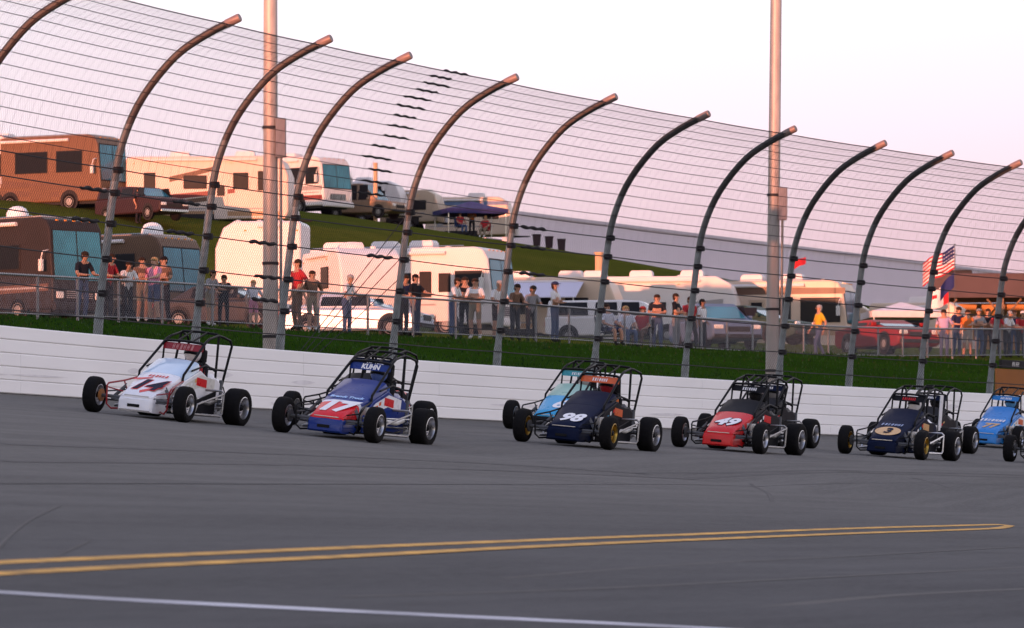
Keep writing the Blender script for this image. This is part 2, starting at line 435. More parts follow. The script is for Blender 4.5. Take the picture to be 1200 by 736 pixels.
# ------------------------------------------------------------------ catch fence
PROF_PTS = [(0.0, -0.1), (0.02, 1.0), (0.10, 1.9), (0.20, 2.64), (0.30, 3.4), (0.44, 4.1), (0.78, 4.82), (1.36, 5.48), (1.90, 5.82), (2.42, 6.05)]
def spline(pts, n=8):
    out = []
    for i in range(len(pts) - 1):
        p0, p1, p2, p3 = [Vector(pts[min(max(j, 0), len(pts) - 1)]) for j in (i - 1, i, i + 1, i + 2)]
        for k in range(n):
            s = k / n; out.append(0.5 * ((2 * p1) + (-p0 + p2) * s + (2 * p0 - 5 * p1 + 4 * p2 - p3) * s * s + (-p0 + 3 * p1 - 3 * p2 + p3) * s ** 3))
    out.append(Vector(pts[-1])); return out
PROF_PTS = [(a * 1.1, b * 1.1) for a, b in PROF_PTS]
PROF = spline(PROF_PTS)
PLEN = [0.0]
for a, b in zip(PROF, PROF[1:]): PLEN.append(PLEN[-1] + (b - a).length)
def prof(b):
    for i in range(len(PLEN) - 1):
        if b <= PLEN[i + 1]:
            s = (b - PLEN[i]) / (PLEN[i + 1] - PLEN[i]); return PROF[i].lerp(PROF[i + 1], max(0, s))
    return PROF[-1] + (PROF[-1] - PROF[-2]).normalized() * (b - PLEN[-1])
def b_of_z(z):
    for i in range(len(PROF) - 1):
        if PROF[i + 1].y >= z: return PLEN[i] + (PLEN[i + 1] - PLEN[i]) * (z - PROF[i].y) / (PROF[i + 1].y - PROF[i].y)
    return PLEN[-1]
LTOT = PLEN[-1]
FW = -0.95                                         # the fence stands 1.05 m outside the barrier's face
def hscale(t): return interp([(-33, 1.01), (-5, 1.0), (13, 0.975), (33, 0.955)], t)
def fpt(t, b, out=0.0):
    o, z = prof(b); nn = inward(t); p = curve(t, FW); k = hscale(t)
    return Vector((p.x + nn.x * (o - out), p.y + nn.y * (o - out), Z_W + z * k))
galv = mat('weathered_galvanised_steel', (0.20, 0.215, 0.225), 0.5, metal=0.55, var=0.25, scale=9)
galv_d = mat('rubber_dusted_steel', (0.085, 0.085, 0.088), 0.6, metal=0.3, var=0.3, scale=7)
tip_m = mat('bare_pipe_end', (0.20, 0.15, 0.14), 0.5, metal=0.2, var=0.15, scale=9)
wire_m = mat('fence_wire', (0.022, 0.016, 0.020), 0.8, var=0.2, spec=0.05)
cable_m = mat('dark_steel_cable', (0.045, 0.042, 0.045), 0.6, metal=0.3, var=0.2)
fence = thing('catch_fence', 'tall curved debris fence of grey posts, wire mesh and steel cables above the barrier', 'fence', (*curve(0, FW), Z_W))
FO = fence.location.copy()
POST_PX = [-170, -60, 118, 232, 331, 463, 585, 699, 805, 915, 997, 1080, 1162, 1240, 1315]
POST_T = [t_of_px(p, FW) for p in POST_PX]
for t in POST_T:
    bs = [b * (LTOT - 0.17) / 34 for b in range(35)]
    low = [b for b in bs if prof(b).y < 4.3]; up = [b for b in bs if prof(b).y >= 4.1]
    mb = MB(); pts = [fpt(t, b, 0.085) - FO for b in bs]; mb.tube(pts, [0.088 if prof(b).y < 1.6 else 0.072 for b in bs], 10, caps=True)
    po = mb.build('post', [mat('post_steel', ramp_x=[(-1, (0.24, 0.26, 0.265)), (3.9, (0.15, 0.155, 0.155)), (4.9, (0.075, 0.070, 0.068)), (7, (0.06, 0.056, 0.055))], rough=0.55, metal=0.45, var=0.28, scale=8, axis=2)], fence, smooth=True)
    mb = MB(); e0 = fpt(t, LTOT - 0.18, 0.085) - FO; e1 = fpt(t, LTOT + 0.10, 0.085) - FO
    mb.tube([e0, e0.lerp(e1, .9), e1], [0.078, 0.078, 0.070], 10); mb.build('pipe_end', tip_m, po, smooth=True)
    mb = MB(); c = fpt(t, 0.12, 0.085) - FO; mb.box(c, (0.3, 0.3, 0.03))
    mb.build('base_plate', galv, po)
# cables
CAB_UP = [3.42 + 0.262 * i * (1 + 0.012 * i) for i in range(13)]
cab_b = []
low_z = [1.49, 1.93, 2.53, 3.15, 3.69, 4.09]
TA, TB = POST_T[0], POST_T[-1]
def cable(b, r, sag=0.0):
    mb = MB(); pts = []
    for i in range(len(POST_T) - 1):
        a0, a1 = POST_T[i], POST_T[i + 1]
        for k in range(4):
            s = k / 4; p = fpt(a0 + (a1 - a0) * s, b) - FO; p.z -= sag * 4 * s * (1 - s); pts.append(p)
    pts.append(fpt(POST_T[-1], b) - FO)
    mb.tube(pts, r, 5); return mb.build('cable', cable_m, fence, smooth=True)
UPB = [b_of_z(4.09) + (LTOT - 0.22 - b_of_z(4.09)) * i / 14 for i in range(1, 15)]
for i, b in enumerate(UPB): cable(b, 0.0070 if i < 13 else 0.010, 0.012)
for z in low_z: cable(b_of_z(z), 0.0115, 0.01)
rs = random.Random(3)
def splice(t, b, ln, r=0.026):
    mb = MB(); n = 12; pts = []; rr = []
    for i in range(n + 1):
        s = i / n; p = fpt(t + (s - .5) * ln, b, 0.0) - FO; p.z += 0.012 * math.sin(s * 17 + b * 9); pts.append(p)
        rr.append(r * (0.55 + 0.45 * abs(math.sin(s * 9 + b * 3))) if 0 < i < n else r * 0.4)
    mb.tube(pts, rr, 6); return mb.build('cable_splice', mat('black_clamp', (0.022, 0.02, 0.022), 0.6), fence, smooth=True)
TS = t_of_px(415, FW)
for i, b in enumerate(UPB): splice(TS + rs.uniform(-.25, .25) - 0.06 * i, b, rs.uniform(1.0, 1.35))
for ti, z, dt in ((6, 4.09, .8), (6, 3.69, .9), (6, 3.15, 1.0), (2, 3.15, -1.2), (3, 3.69, -1.2), (4, 3.15, -1.4), (3, 3.15, -1.3), (4, 2.1, -1.0), (4, 2.53, -1.0), (1, 2.53, .9), (2, 3.69, -1.0), (5, 3.15, -1.2)):
    splice(POST_T[ti] + dt, b_of_z(z), 1.15, 0.042)
for t in POST_T:
    for z in low_z[1:]:
        mb = MB(); c = fpt(t, b_of_z(z), 0.05) - FO
        mb.lathe([(0.03, -.06), (0.095, -.055), (0.10, .0), (0.095, .055), (0.03, .06)], c, 'z', 8)
        mb.build('clamp', MATS['black_clamp'], fence, smooth=True)
# guy wires beside the fifth post and the poles
for k in range(4):
    mb = MB(); a = fpt(POST_T[5] - 0.1, b_of_z(4.0 - 0.42 * k), 0.1) - FO; b_ = fpt(POST_T[5] - 5.2 + 0.6 * k, 0.3, 0.4 + 0.3 * k) - FO
    mb.tube([a, a.lerp(b_, .5) - Vector((0, 0, 0.03)), b_], 0.009, 5); mb.build('guy_wire', cable_m, fence)
# mesh panels of woven wire, one per bay
def mesh_panel(t0, t1, fine):
    mb = MB(); P = 0.092; B0, B1 = b_of_z(1.02), LTOT - 0.2; rw = 0.0024
    L_ = t1 - t0
    def wire(pts, r, mi=0):
        vs_ = []; n = len(pts)
        for i, p in enumerate(pts):
            d = (pts[min(i + 1, n - 1)] - pts[max(i - 1, 0)]).normalized(); u = d.cross(Vector((0.3, 0.9, 0.31))).normalized(); w_ = d.cross(u)
            for a in (0.5, 2.6, 4.7): vs_.append(p + (u * math.cos(a) + w_ * math.sin(a)) * r)
        fs_ = []
        for i in range(n - 1):
            for j in range(3): fs_.append((i * 3 + j, i * 3 + (j + 1) % 3, i * 3 + 3 + (j + 1) % 3, i * 3 + 3 + j))
        mb.add(vs_, fs_, mi)
    H = B1 - B0
    for sgn in (1, -1):
        k0 = int(-H / P) - 1; k1 = int(L_ / P) + 1
        for k in range(k0, k1 + 1):
            a_start = k * P if sgn > 0 else L_ - k * P          # position along the bay at the bottom edge
            lo = 0.0; hi = H
            if sgn > 0:
                lo = max(0.0, -a_start); hi = min(H, L_ - a_start)
            else:
                lo = max(0.0, a_start - L_); hi = min(H, a_start)
            if hi - lo < 0.06: continue
            n = max(2, int((hi - lo) / 0.4) + 1)
            wire([fpt(t0 + a_start + sgn * (lo + (hi - lo) * i / (n - 1)), B0 + lo + (hi - lo) * i / (n - 1), -0.004 * sgn) - FO for i in range(n)], rw)
    if fine:                                        # finer second screen on the lower part of the right-hand bays
        b1 = b_of_z(4.15); n = int(L_ / 0.052)
        for k in range(n):
            a = t0 + L_ * (k + .5) / n
            wire([fpt(a, B0 + (b1 - B0) * i / 4, -0.012) - FO for i in range(5)], 0.0062, 1)
        B2 = b1
    else: B2 = b_of_z(4.09)
    n = int(L_ / 0.30)
    for k in range(n):
        a = t0 + L_ * (k + .5) / n
        wire([fpt(a, B2 + (B1 - B2) * i / 8, -0.012) - FO for i in range(9)], 0.0022)
    return mb.build('mesh_panel', [wire_m, mat('screen_wire', (0.22, 0.165, 0.20), 0.8, var=.1, spec=0.05)], fence, fix=False)
for t0, t1 in zip(POST_T, POST_T[1:]):
    o = mesh_panel(t0, t1, False); o['kind'] = 'stuff'

# ------------------------------------------------------------------ floodlight poles just behind the catch fence
def flood_pole(px, label, w, lean=0.0):
    t = t_of_px(px, w); p = curve(t, w); z0 = height(p.x, p.y)
    o = thing('light_pole', label, 'light pole', (p.x, p.y, z0), group='floodlight poles behind the fence')
    o.rotation_euler = (0, lean, 0)
    hgt = 22.0
    mb = MB(); n = 22; mb.tube([(0, 0, hgt * i / n) for i in range(n + 1)], [0.15 - 0.05 * i / n for i in range(n + 1)], 16)
    mb.build('shaft', mat('galvanised_pole', (0.40, 0.35, 0.32), 0.5, metal=0.25, var=0.18, scale=3, streak=(3, 3, .8)), o, smooth=True)
    mb = MB(); mb.lathe([(0.02, 0.0), (0.24, 0.0), (0.24, 0.04), (0.15, 0.05), (0.15, 0.22), (0.13, 0.24), (0.02, 0.24)], (0, 0, 0), 'z', 16); mb.build('base_flange', galv, o, smooth=True)
    mb = MB(); mb.box((0.2, -0.05, 5.0), (0.2, 0.2, 0.75)); mb.build('junction_box', mat('grey_enclosure', (0.20, 0.20, 0.22), 0.5), o, bevel=0.015)
    mb = MB(); mb.tube([(0.2, -0.03, 0.3), (0.2, -0.03, 4.8)], 0.028, 8); mb.build('conduit', galv, o, smooth=True)
    mb = MB(); mb.tube([(-1.6, 0, hgt - .3), (1.6, 0, hgt - .3)], 0.06, 8); mb.build('crossarm', galv, o, smooth=True)
    for i in range(4):
        mb = MB(); x = -1.5 + i; mb.lathe([(0.05, 0.0), (0.16, .06), (0.30, .34), (0.31, .38), (0.05, .36)], (x, -0.4, hgt - .3), 'y', 14); mb.build('lamp_head', galv, o, smooth=True)
    for z in (1.2, 2.6, 5.2):
        mb = MB(); mb.lathe([(0.12, -.03), (0.160, -.028), (0.160, .028), (0.12, .03)], (0, 0, z), 'z', 14); mb.build('band', cable_m, o, smooth=True)
    return o
flood_pole(317, 'tall steel light pole by the guy wires, left of the two poles', -1.6)
flood_pole(904, 'tall steel light pole above the red number 49 car, right of the two poles', -1.55, lean=0.011)

# ------------------------------------------------------------------ grass blades on the bank behind the wall
gb = random.Random(11); V = []; Fc = []; Mi = []
for k in range(52000):
    v = 1.4 + 24 * gb.random() ** 1.2; t = gb.uniform(-40, 70)
    p = curve(t, -v); z = height(p.x, p.y); h = gb.uniform(0.035, 0.10) * (1.0 + 0.7 * (gb.random() < 0.08)); a = gb.uniform(0, 6.28); wd = gb.uniform(0.012, 0.03)
    dx, dy = math.cos(a) * wd, math.sin(a) * wd; lx, ly = gb.gauss(0, .03), gb.gauss(0, .03); o = len(V)
    V += [(p.x - dx, p.y - dy, z - .01), (p.x + dx, p.y + dy, z - .01), (p.x + lx, p.y + ly, z + h)]; Fc.append((o, o + 1, o + 2)); Mi.append(0 if gb.random() < .72 else (1 if gb.random() < .7 else 2))
me = bpy.data.meshes.new('grass'); me.from_pydata(V, [], Fc); me.polygons.foreach_set('material_index', Mi)
for m_ in (mat('grass_blade', (0.013, 0.052, 0.002), 0.7, var=.35, scale=.7), mat('grass_blade_light', (0.021, 0.068, 0.003), 0.7, var=.3, scale=.7), mat('grass_blade_dry', (0.05, 0.055, 0.014), 0.8, var=.3)): me.materials.append(m_)
tag(link('grass', me), 'mown green grass on the bank behind the wall', 'grass', kind='stuff')
# weeds at the foot of the first light pole
V = []; Fc = []
for k in range(900):
    px = gb.uniform(325, 425); t = t_of_px(px, -2.2); v = gb.uniform(1.3, 4.0); p = curve(t, -v); z = height(p.x, p.y)
    h = gb.uniform(0.15, 0.6) * (1 if gb.random() < .5 else .5); a = gb.uniform(0, 6.28); wd = gb.uniform(.01, .03); lx, ly = gb.gauss(0, .12), gb.gauss(0, .12); o = len(V)
    dx, dy = math.cos(a) * wd, math.sin(a) * wd
    V += [(p.x - dx, p.y - dy, z), (p.x + dx, p.y + dy, z), (p.x + lx * .5 + dx * .6, p.y + ly * .5, z + h * .6), (p.x + lx, p.y + ly, z + h)]; Fc += [(o, o + 1, o + 2), (o, o + 2, o + 3)]
me = bpy.data.meshes.new('weeds'); me.from_pydata(V, [], Fc); me.materials.append(mat('weed_leaf', (0.05, 0.055, 0.02), .8, var=.4, scale=3))
tag(link('weeds', me), 'rough dark weeds around the foot of the left light pole', 'weeds', kind='stuff')

# ------------------------------------------------------------------ spectator fence: pipe rail with chain link
RAIL = [(-180, 127), (0, 135), (180, 144), (420, 152), (650, 162), (960, 186), (1200, 205), (1400, 222)]
def rail_d(px): return smooth_px(RAIL, px)
def smooth_px(tab, x): return (interp(tab, x - 60) + 2 * interp(tab, x) + interp(tab, x + 60)) / 4
rail = thing('spectator_fence', 'waist-high pipe rail fence with chain link in front of the spectators', 'fence', spot(600, rail_d(600)))
RO = rail.location.copy()
pts = []; acc = 0; last = None; px = -170
while px < 1390:
    q = spot(px, rail_d(px))
    if last is None or (q - last).length >= 2.45: pts.append(q); last = q
    px += 1.0
rail_m = mat('rail_galvanised', (0.22, 0.22, 0.23), 0.45, metal=0.4, var=.15)
for i, q in enumerate(pts):
    mb = MB(); mb.tube([q - RO + Vector((0, 0, -.2)), q - RO + Vector((0, 0, 1.10))], 0.035, 8); mb.build('post', rail_m, rail, smooth=True)
    if i + 1 < len(pts):
        r_ = pts[i + 1]
        for z, rr in ((1.07, 0.032), (0.12, 0.016)):
            mb = MB(); mb.tube([q - RO + Vector((0, 0, z)), r_ - RO + Vector((0, 0, z))], rr, 8); mb.build('rail', rail_m, rail, smooth=True)
        mb = MB(); Ld = (r_ - q).length; d = (r_ - q) / Ld; H = 0.92
        for sgn in (1, -1):
            k = -int(H / .11)
            while k * .11 < Ld:
                a = k * .11; lo = max(0, -a); hi = min(H, Ld - a)
                if hi > lo + .03:
                    s0, s1 = a + lo, a + hi
                    if sgn < 0: s0, s1 = Ld - s0, Ld - s1
                    A = q - RO + d * s0 + Vector((0, 0, .12 + lo)); B = q - RO + d * s1 + Vector((0, 0, .12 + hi))
                    mb.tube([A, B], 0.0035, 3, caps=False)
                k += 1
        o = mb.build('mesh_panel', rail_m, rail, fix=False); o['kind'] = 'stuff'
# ------------------------------------------------------------------ lettering
def text_meshes(specs):
    """specs: {key: (string, size, bold offset, shear)} -> flat letter meshes centred on the origin"""
    tmp = {}
    for k, (s, size, off, sh) in specs.items():
        c = bpy.data.curves.new('letters', 'FONT'); c.body = s; c.size = size; c.offset = off; c.shear = sh; c.extrude = 0.0015
        c.align_x = 'CENTER'; c.align_y = 'CENTER'; c.resolution_u = 3
        o = bpy.data.objects.new('letters', c); COL.objects.link(o); tmp[k] = o
    dg = bpy.context.evaluated_depsgraph_get(); dg.update(); out = {}
    for k, o in tmp.items():
        out[k] = bpy.data.meshes.new_from_object(o.evaluated_get(dg))
    for o in tmp.values():
        c = o.data; bpy.data.objects.remove(o); bpy.data.curves.remove(c)
    return out
TX = text_meshes({
    '14': ('14', 0.40, 0.014, 0.25), '14o': ('14', 0.40, 0.026, 0.25), '17': ('17', 0.46, 0.026, 0.18), '98': ('98', 0.34, 0.014, 0.2), '49': ('49', 0.36, 0.016, 0.25), '49o': ('49', 0.36, 0.028, 0.25),
    '6': ('6', 0.36, 0.014, 0.2), '3': ('3', 0.30, 0.012, 0.15), '77': ('77', 0.32, 0.014, 0.2), '12': ('7', 0.34, 0.014, 0.2), 'kuhn': ('KUHN', 0.105, 0.005, 0.2), 'brandt': ('Brandt Truck', 0.10, 0.003, 0.15)})
def letter_marks(n, h, seed):
    """a row of strokes for sponsor lettering too small to read in the photograph"""
    r_ = random.Random(seed); mb = MB(); x = -n * h * .36
    for k in range(n):
        wd = h * r_.uniform(.38, .62); sl = h * .16
        for a, b in ((0, .30), (.62, .95)) if r_.random() < .6 else ((.1, .75),):
            mb.slab([(x + wd * a, -h / 2, 0), (x + wd * b, -h / 2, 0), (x + wd * b + sl, h / 2, 0), (x + wd * a + sl, h / 2, 0)], (0, 0, 1), .0015)
        if r_.random() < .7: mb.slab([(x, -h * .12, .0004), (x + wd, -h * .12, .0004), (x + wd + sl * .4, h * .14, .0004), (x + sl * .4, h * .14, .0004)], (0, 0, 1), .0015)
        x += h * .72
    return mb.mesh('lettering')
TX['lucr'] = letter_marks(6, 0.085, 4); TX['line'] = letter_marks(7, 0.055, 5); TX['small'] = letter_marks(6, 0.05, 8)

# ------------------------------------------------------------------ midget race cars
tyre_m = mat('tyre_rubber', (0.009, 0.0085, 0.009), 0.85, var=.25, scale=14, bump=.2)
chrome = mat('polished_aluminium', (0.52, 0.51, 0.51), 0.28, metal=1.0, var=.08)
gold = mat('gold_anodised', (0.42, 0.27, 0.06), 0.3, metal=1.0, var=.1)
blk = mat('satin_black_steel', (0.010, 0.010, 0.011), 0.45, var=.2)
dark_alu = mat('engine_metal', (0.30, 0.29, 0.28), 0.42, metal=0.85, var=.25, scale=20)
seat_m = mat('black_vinyl', (0.02, 0.02, 0.022), 0.55)
def paint(name, c, **k): dk = c is not None and max(c) < .06; return mat('paint_' + name, c, 0.45 if dk else 0.28, var=.05, coat=0.0 if dk else 0.12, spec=0.08 if dk else 0.3, **k)

def wheel_meshes(r, w, wid):
    """tyre, rim, hub shared between cars; axis along y"""
    t = MB(); h = w / 2
    t.lathe([(r * .60, -h * .92), (r * .72, -h), (r * .90, -h * .98), (r * .975, -h * .82), (r, -h * .55), (r * 1.004, 0), (r, h * .55), (r * .975, h * .82), (r * .90, h * .98), (r * .72, h), (r * .60, h * .92), (r * .585, h * .5), (r * .585, -h * .5), (r * .60, -h * .92)], seg=28, closed=False)
    ri = MB(); q = r * .60
    for s in (1, -1):
        ri.lathe([(q, s * h * .93), (q * .94, s * h * .96), (q * .90, s * h * .80), (q * .86, s * h * .30), (q * .5, s * h * .12), (q * .22, s * h * .16), (0.012, s * h * .16)], seg=24, closed=False)
    for k in range(10):
        a = 2 * math.pi * k / 10; p = Vector((math.cos(a) * q * .72, 0, math.sin(a) * q * .72))
        for s in (1, -1): ri.lathe([(0.004, h * .14 * s), (0.012, h * .3 * s), (0.008, h * .36 * s)], (p.x, 0, p.z), seg=6)
    hb = MB(); hb.lathe([(0.01, -h * .9), (q * .28, -h * .85), (q * .30, 0), (q * .28, h * .62), (q * .16, h * .80), (0.01, h * .82)], seg=12)
    return t.mesh('tyre'), ri.mesh('rim'), hb.mesh('wheel')
WM = {'f': wheel_meshes(0.268, 0.19, 0), 'r': wheel_meshes(0.288, 0.27, 0), 'rr': wheel_meshes(0.30, 0.31, 0)}
for k in WM: WM[k][0].materials.append(tyre_m); WM[k][2].materials.append(blk)
RIMS = {}
def wheel(parent, kind, loc, rim_mat, steer=0.0):
    t, r, h = WM[kind]
    key = (kind, rim_mat.name)
    if key not in RIMS: RIMS[key] = r.copy(); RIMS[key].materials.append(rim_mat)
    o = link('wheel', h, parent, smooth=True); o.location = loc; o.rotation_euler = (0, random.uniform(0, 6), steer) if False else (0, 0, steer)
    link('tyre', t, o, smooth=True, angle=50); link('rim', RIMS[key], o, smooth=True)
    return o
def ring(x, hw, zb, zt, crown=0.02, bev=0.05, flare=0.0):
    """body cross-section at x: rounded top corners"""
    return [Vector((x, y, z)) for y, z in ((-hw - flare, zb), (hw + flare, zb), (hw, zt - bev), (hw - bev * .35, zt - bev * .3), (hw - bev, zt), (hw * .45, zt + crown), (0, zt + crown * 1.2), (-hw * .45, zt + crown), (-hw + bev, zt), (-hw + bev * .35, zt - bev * .3), (-hw, zt - bev))]
NOSE_X, HOOD_X = 0.98, 0.26
def hood_z(x): return 0.335 + (NOSE_X - x) * 0.46
def decal(parent, me, m, x, y, s=1.0, lift=0.006, plane='hood', name='number'):
    o = link(name, me.copy(), parent); o.data.materials.clear(); o.data.materials.append(m)
    if plane == 'hood':
        up = Vector((-1, 0, 0.46)).normalized(); nn = Vector((0.46, 0, 1)).normalized()
        pos = Vector((x, y, hood_z(x))) + nn * (0.022 + lift)
    elif plane == 'visor':
        up = Vector((-0.35, 0, 1)).normalized(); nn = Vector((1, 0, 0.35)).normalized(); pos = Vector(x) + nn * lift; 
        if y: pos.y += y
    else:                                         # left side panel
        rt = Vector((-1, 0, 0)); up = Vector((0, 0, 1)); nn = Vector((0, 1, 0)); pos = Vector(x)
        o.matrix_local = Matrix.Translation(pos) @ Matrix((rt, up, nn)).transposed().to_4x4() @ Matrix.Scale(s, 4); return o
    rt = Vector((0, 1, 0))
    o.matrix_local = Matrix.Translation(pos) @ Matrix((rt, up, nn)).transposed().to_4x4() @ Matrix.Scale(s, 4)
    return o
def race_car(label, lf_px, P, ahead=0.0, dyaw=0.0):
    """P: dict of paints. lf_px = pixel where the left front tyre stands in the photograph."""
    g = ray(*lf_px); t, w = tw(g.x, g.y)
    fw = -tangent(t); inn = inward(t)
    sl = slope_at(t)
    X = Vector((fw.x, fw.y, 0)); Y = Vector((inn.x, inn.y, -sl)).normalized(); Z = X.cross(Y).normalized()
    dyaw = R(-112.5) - math.atan2(fw.y, fw.x)          # the pack is turning in: every car points the same way
    if dyaw:
        q = Quaternion(Z, dyaw); X = q @ X; Y = q @ Y
    M = Matrix((X, Y, Z)).transposed()
    org = g - M @ Vector((0.90, 0.75, 0.0))
    o = thing('race_car', label, 'race car', org, group='open-wheel race cars on the track')
    o.rotation_euler = M.to_euler()
    body, hoodm, nosem, cowl, side, tail, cage, visor = (P[k] for k in ('body', 'hood', 'nose', 'cowl', 'side', 'tail', 'cage', 'visor'))
    frame = P.get('frame', blk); nerf = P.get('nerf', dark_alu)
    # wheels, the right rear larger than the left
    wheel(o, 'f', (0.90, 0.75, 0.268), P.get('rim_f', chrome), 0.06); wheel(o, 'f', (0.90, -0.75, 0.268), P.get('rim_f', chrome), 0.06)
    wheel(o, 'r', (-0.96, 0.72, 0.288), P.get('rim_r', chrome)); wheel(o, 'rr', (-0.96, -0.73, 0.30), P.get('rim_r', chrome))
    # lower nose with its intake
    mb = MB(); mb.loft([ring(0.45, 0.31, 0.10, 0.30, .0, .03), ring(0.88, 0.300, 0.08, 0.30, .0, .03), ring(1.015, 0.280, 0.085, 0.295, .0, .05), ring(1.042, 0.250, 0.11, 0.265, .0, .05)])
    no = mb.build('nose', nosem, o, smooth=True)
    mb = MB(); mb.box((1.044, -0.02, 0.17), (0.012, 0.20, 0.045)); mb.build('intake', blk, no, bevel=.004)
    # hood
    xs = [(NOSE_X + .045, 0.225, -.05), (NOSE_X, 0.275, 0), (0.82, 0.292, 0), (0.60, 0.318, 0), (0.42, 0.338, 0), (HOOD_X, 0.355, 0)]
    mb = MB(); mb.loft([ring(x, hw, max(0.305, hood_z(x) - .32), hood_z(x) + dz, .02, .055) for x, hw, dz in xs]); ho = mb.build('hood', hoodm, o, smooth=True)
    mb = MB(); mb.box((NOSE_X + .02, 0, 0.318), (0.03, 0.40, 0.012)); mb.build('nose_lip', P.get('lip', chrome), ho)
    # cowl / windscreen rising in front of the cockpit
    zc = hood_z(HOOD_X)
    mb = MB(); mb.loft([ring(HOOD_X - .002, 0.358, zc - .30, zc + .002, .02, .06), ring(0.0, 0.366, zc - .24, zc + .125, .02, .06), ring(-0.26, 0.368, zc - .20, zc + .235, .02, .06), ring(-0.285, 0.36, zc - .19, zc + .225, .02, .06)]); co = mb.build('cowl', cowl, o, smooth=True)
    mb = MB(); mb.tube([(-0.28, -0.345, zc + .17), (-0.28, -0.30, zc + .232), (-0.28, 0, zc + .258), (-0.28, .30, zc + .232), (-0.28, .345, zc + .17)], 0.010, 6); mb.build('cowl_edge', blk, co, smooth=True)
    # cockpit sides and floor
    for s in (1, -1):
        mb = MB(); prof_ = [(0.55, 0.12), (0.55, 0.36), (0.24, 0.60), (-0.28, 0.78), (-0.55, 0.68), (-0.80, 0.70), (-0.98, 0.62), (-0.98, 0.16), (-0.60, 0.11)]
        mb.extrude(prof_, s * 0.365, s * 0.395); sp = mb.build('side_panel', side, o, bevel=.012)
        if s > 0 and P.get('flash'):
            mb = MB(); mb.slab([(0.45, .3965, 0.42), (0.15, .3965, 0.58), (-0.30, .3965, 0.72), (-0.78, .3965, 0.66), (-0.78, .3965, 0.48), (-0.30, .3965, 0.54), (0.15, .3965, 0.44), (0.42, .3965, 0.30)], (0, 1, 0), .003); mb.build('side_flash', P['flash'], sp)
            mb = MB(); mb.slab([(-0.15, .400, 0.68), (-0.50, .400, 0.65), (-0.50, .400, 0.53), (-0.15, .400, 0.56)], (0, 1, 0), .002); mb.build('sponsor_patch', P['flash2'], sp)
    mb = MB(); mb.box((-0.2, 0, 0.115), (1.55, 0.72, 0.03)); mb.build('floor_pan', blk, o)
    mb = MB(); mb.box((-0.02, 0, 0.46), (0.42, 0.40, 0.42)); mb.build('dash_bulkhead', blk, o, bevel=.02)
    mb = MB(); mb.loft([ring(-0.62, 0.26, 0.22, 0.42, 0, .04), ring(-0.80, 0.26, 0.22, 0.86, 0, .06), ring(-0.88, 0.22, 0.25, 0.90, 0, .08)]); mb.build('seat', seat_m, o, smooth=True)
    mb = MB(); mb.box((-0.97, 0, 1.0), (0.07, 0.26, 0.2)); mb.build('headrest', seat_m, o, bevel=.03)
    mb = MB(); n = 16; mb.tube([(-0.34 + .05 * math.cos(a * 2 * math.pi / n) * -1, 0.15 * math.sin(a * 2 * math.pi / n), 0.78 + 0.13 * math.cos(a * 2 * math.pi / n)) for a in range(n + 1)], 0.014, 6); mb.build('steering_wheel', seat_m, o, smooth=True)
    # tail tank
    mb = MB(); mb.loft([ring(-0.98, 0.345, 0.28, 0.66, .02, .09), ring(-1.20, 0.33, 0.26, 0.71, .04, .14), ring(-1.42, 0.26, 0.30, 0.64, .05, .15), ring(-1.58, 0.14, 0.38, 0.52, .02, .06)]); mb.build('tail_tank', tail, o, smooth=True)
    # cage
    mb = MB(); r = 0.020
    for s in (1, -1):
        y = .335 * s
        mb.tube([(0.27, .365 * s, 0.560), (0.25, .368 * s, 0.690), (-0.40, y, 1.160), (-0.48, y * .98, 1.214), (-0.60, y * .95, 1.267)], r, 8)          # slanting front bar
        mb.tube([(-0.60, y * .95, 1.267), (-0.92, y * .93, 1.333), (-1.04, y * .97, 1.321), (-1.24, y * 1.08, 1.279), (-1.31, y * 1.09, 1.196), (-1.18, y * .98, 0.600), (-1.16, y * .9, 0.380)], r, 8)   # roof rail and rear stay
        mb.tube([(-0.92, y * .95, 1.327), (-0.86, .36 * s, 0.700), (-0.84, .36 * s, 0.160)], r, 8)                      # main hoop leg
        mb.tube([(-0.42, y, 1.160), (-0.44, .345 * s, 0.934), (-0.42, .37 * s, 0.700)], r * .8, 8)                 # door bar
        mb.tube([(-0.86, .37 * s, 0.815), (-0.42, .385 * s, 0.863), (0.0, .38 * s, 0.768)], r * .75, 8)          # shoulder rail
        mb.tube([(0.85, .20 * s, 0.200), (0.45, .36 * s, 0.200), (-0.60, .40 * s, 0.150), (-1.10, .36 * s, 0.220)], r, 8)   # lower frame rail
    for x, z, k in ((-0.41, 1.170, .99), (-0.92, 1.333, .93)):
        mb.tube([(x, -.335 * k, z), (x, -.28, z + .018), (x, 0, z + .03), (x, .28, z + .018), (x, .335 * k, z)], r, 8)
    mb.tube([(-0.42, -.12, 1.196), (-0.92, -.12, 1.365)], r * .7, 6); mb.tube([(-0.42, .12, 1.196), (-0.92, .12, 1.365)], r * .7, 6)
    mb.tube([(-0.90, -.33, 1.148), (-0.88, .34, 0.791)], r * .7, 6); mb.tube([(-1.23, -.33, 0.815), (-1.23, .33, 0.815)], r * .8, 6)
    mb.build('roll_cage', cage, o, smooth=True)
    # sun visor across the front of the cage
    mb = MB(); vb, vt = 1.06, 1.165
    mb.loft([[Vector((-0.385 - (z - vb) * .35 - bow, y, z)) for z, bow in ((vb, 0), (vt, 0), (vt, .012), (vb, .012))] for y in (-.335, -.17, 0, .17, 0.335)]); vo = mb.build('visor', visor, o, bevel=.003)
    if P.get('visor_text'):
        decal(vo, TX[P['visor_text'][0]], P['visor_text'][1], (-0.385 - .05 * .35 + .001, 0, vb + .05), P['visor_text'][2] if len(P['visor_text']) > 2 else 0, 1.0, .004, 'visor', 'lettering')
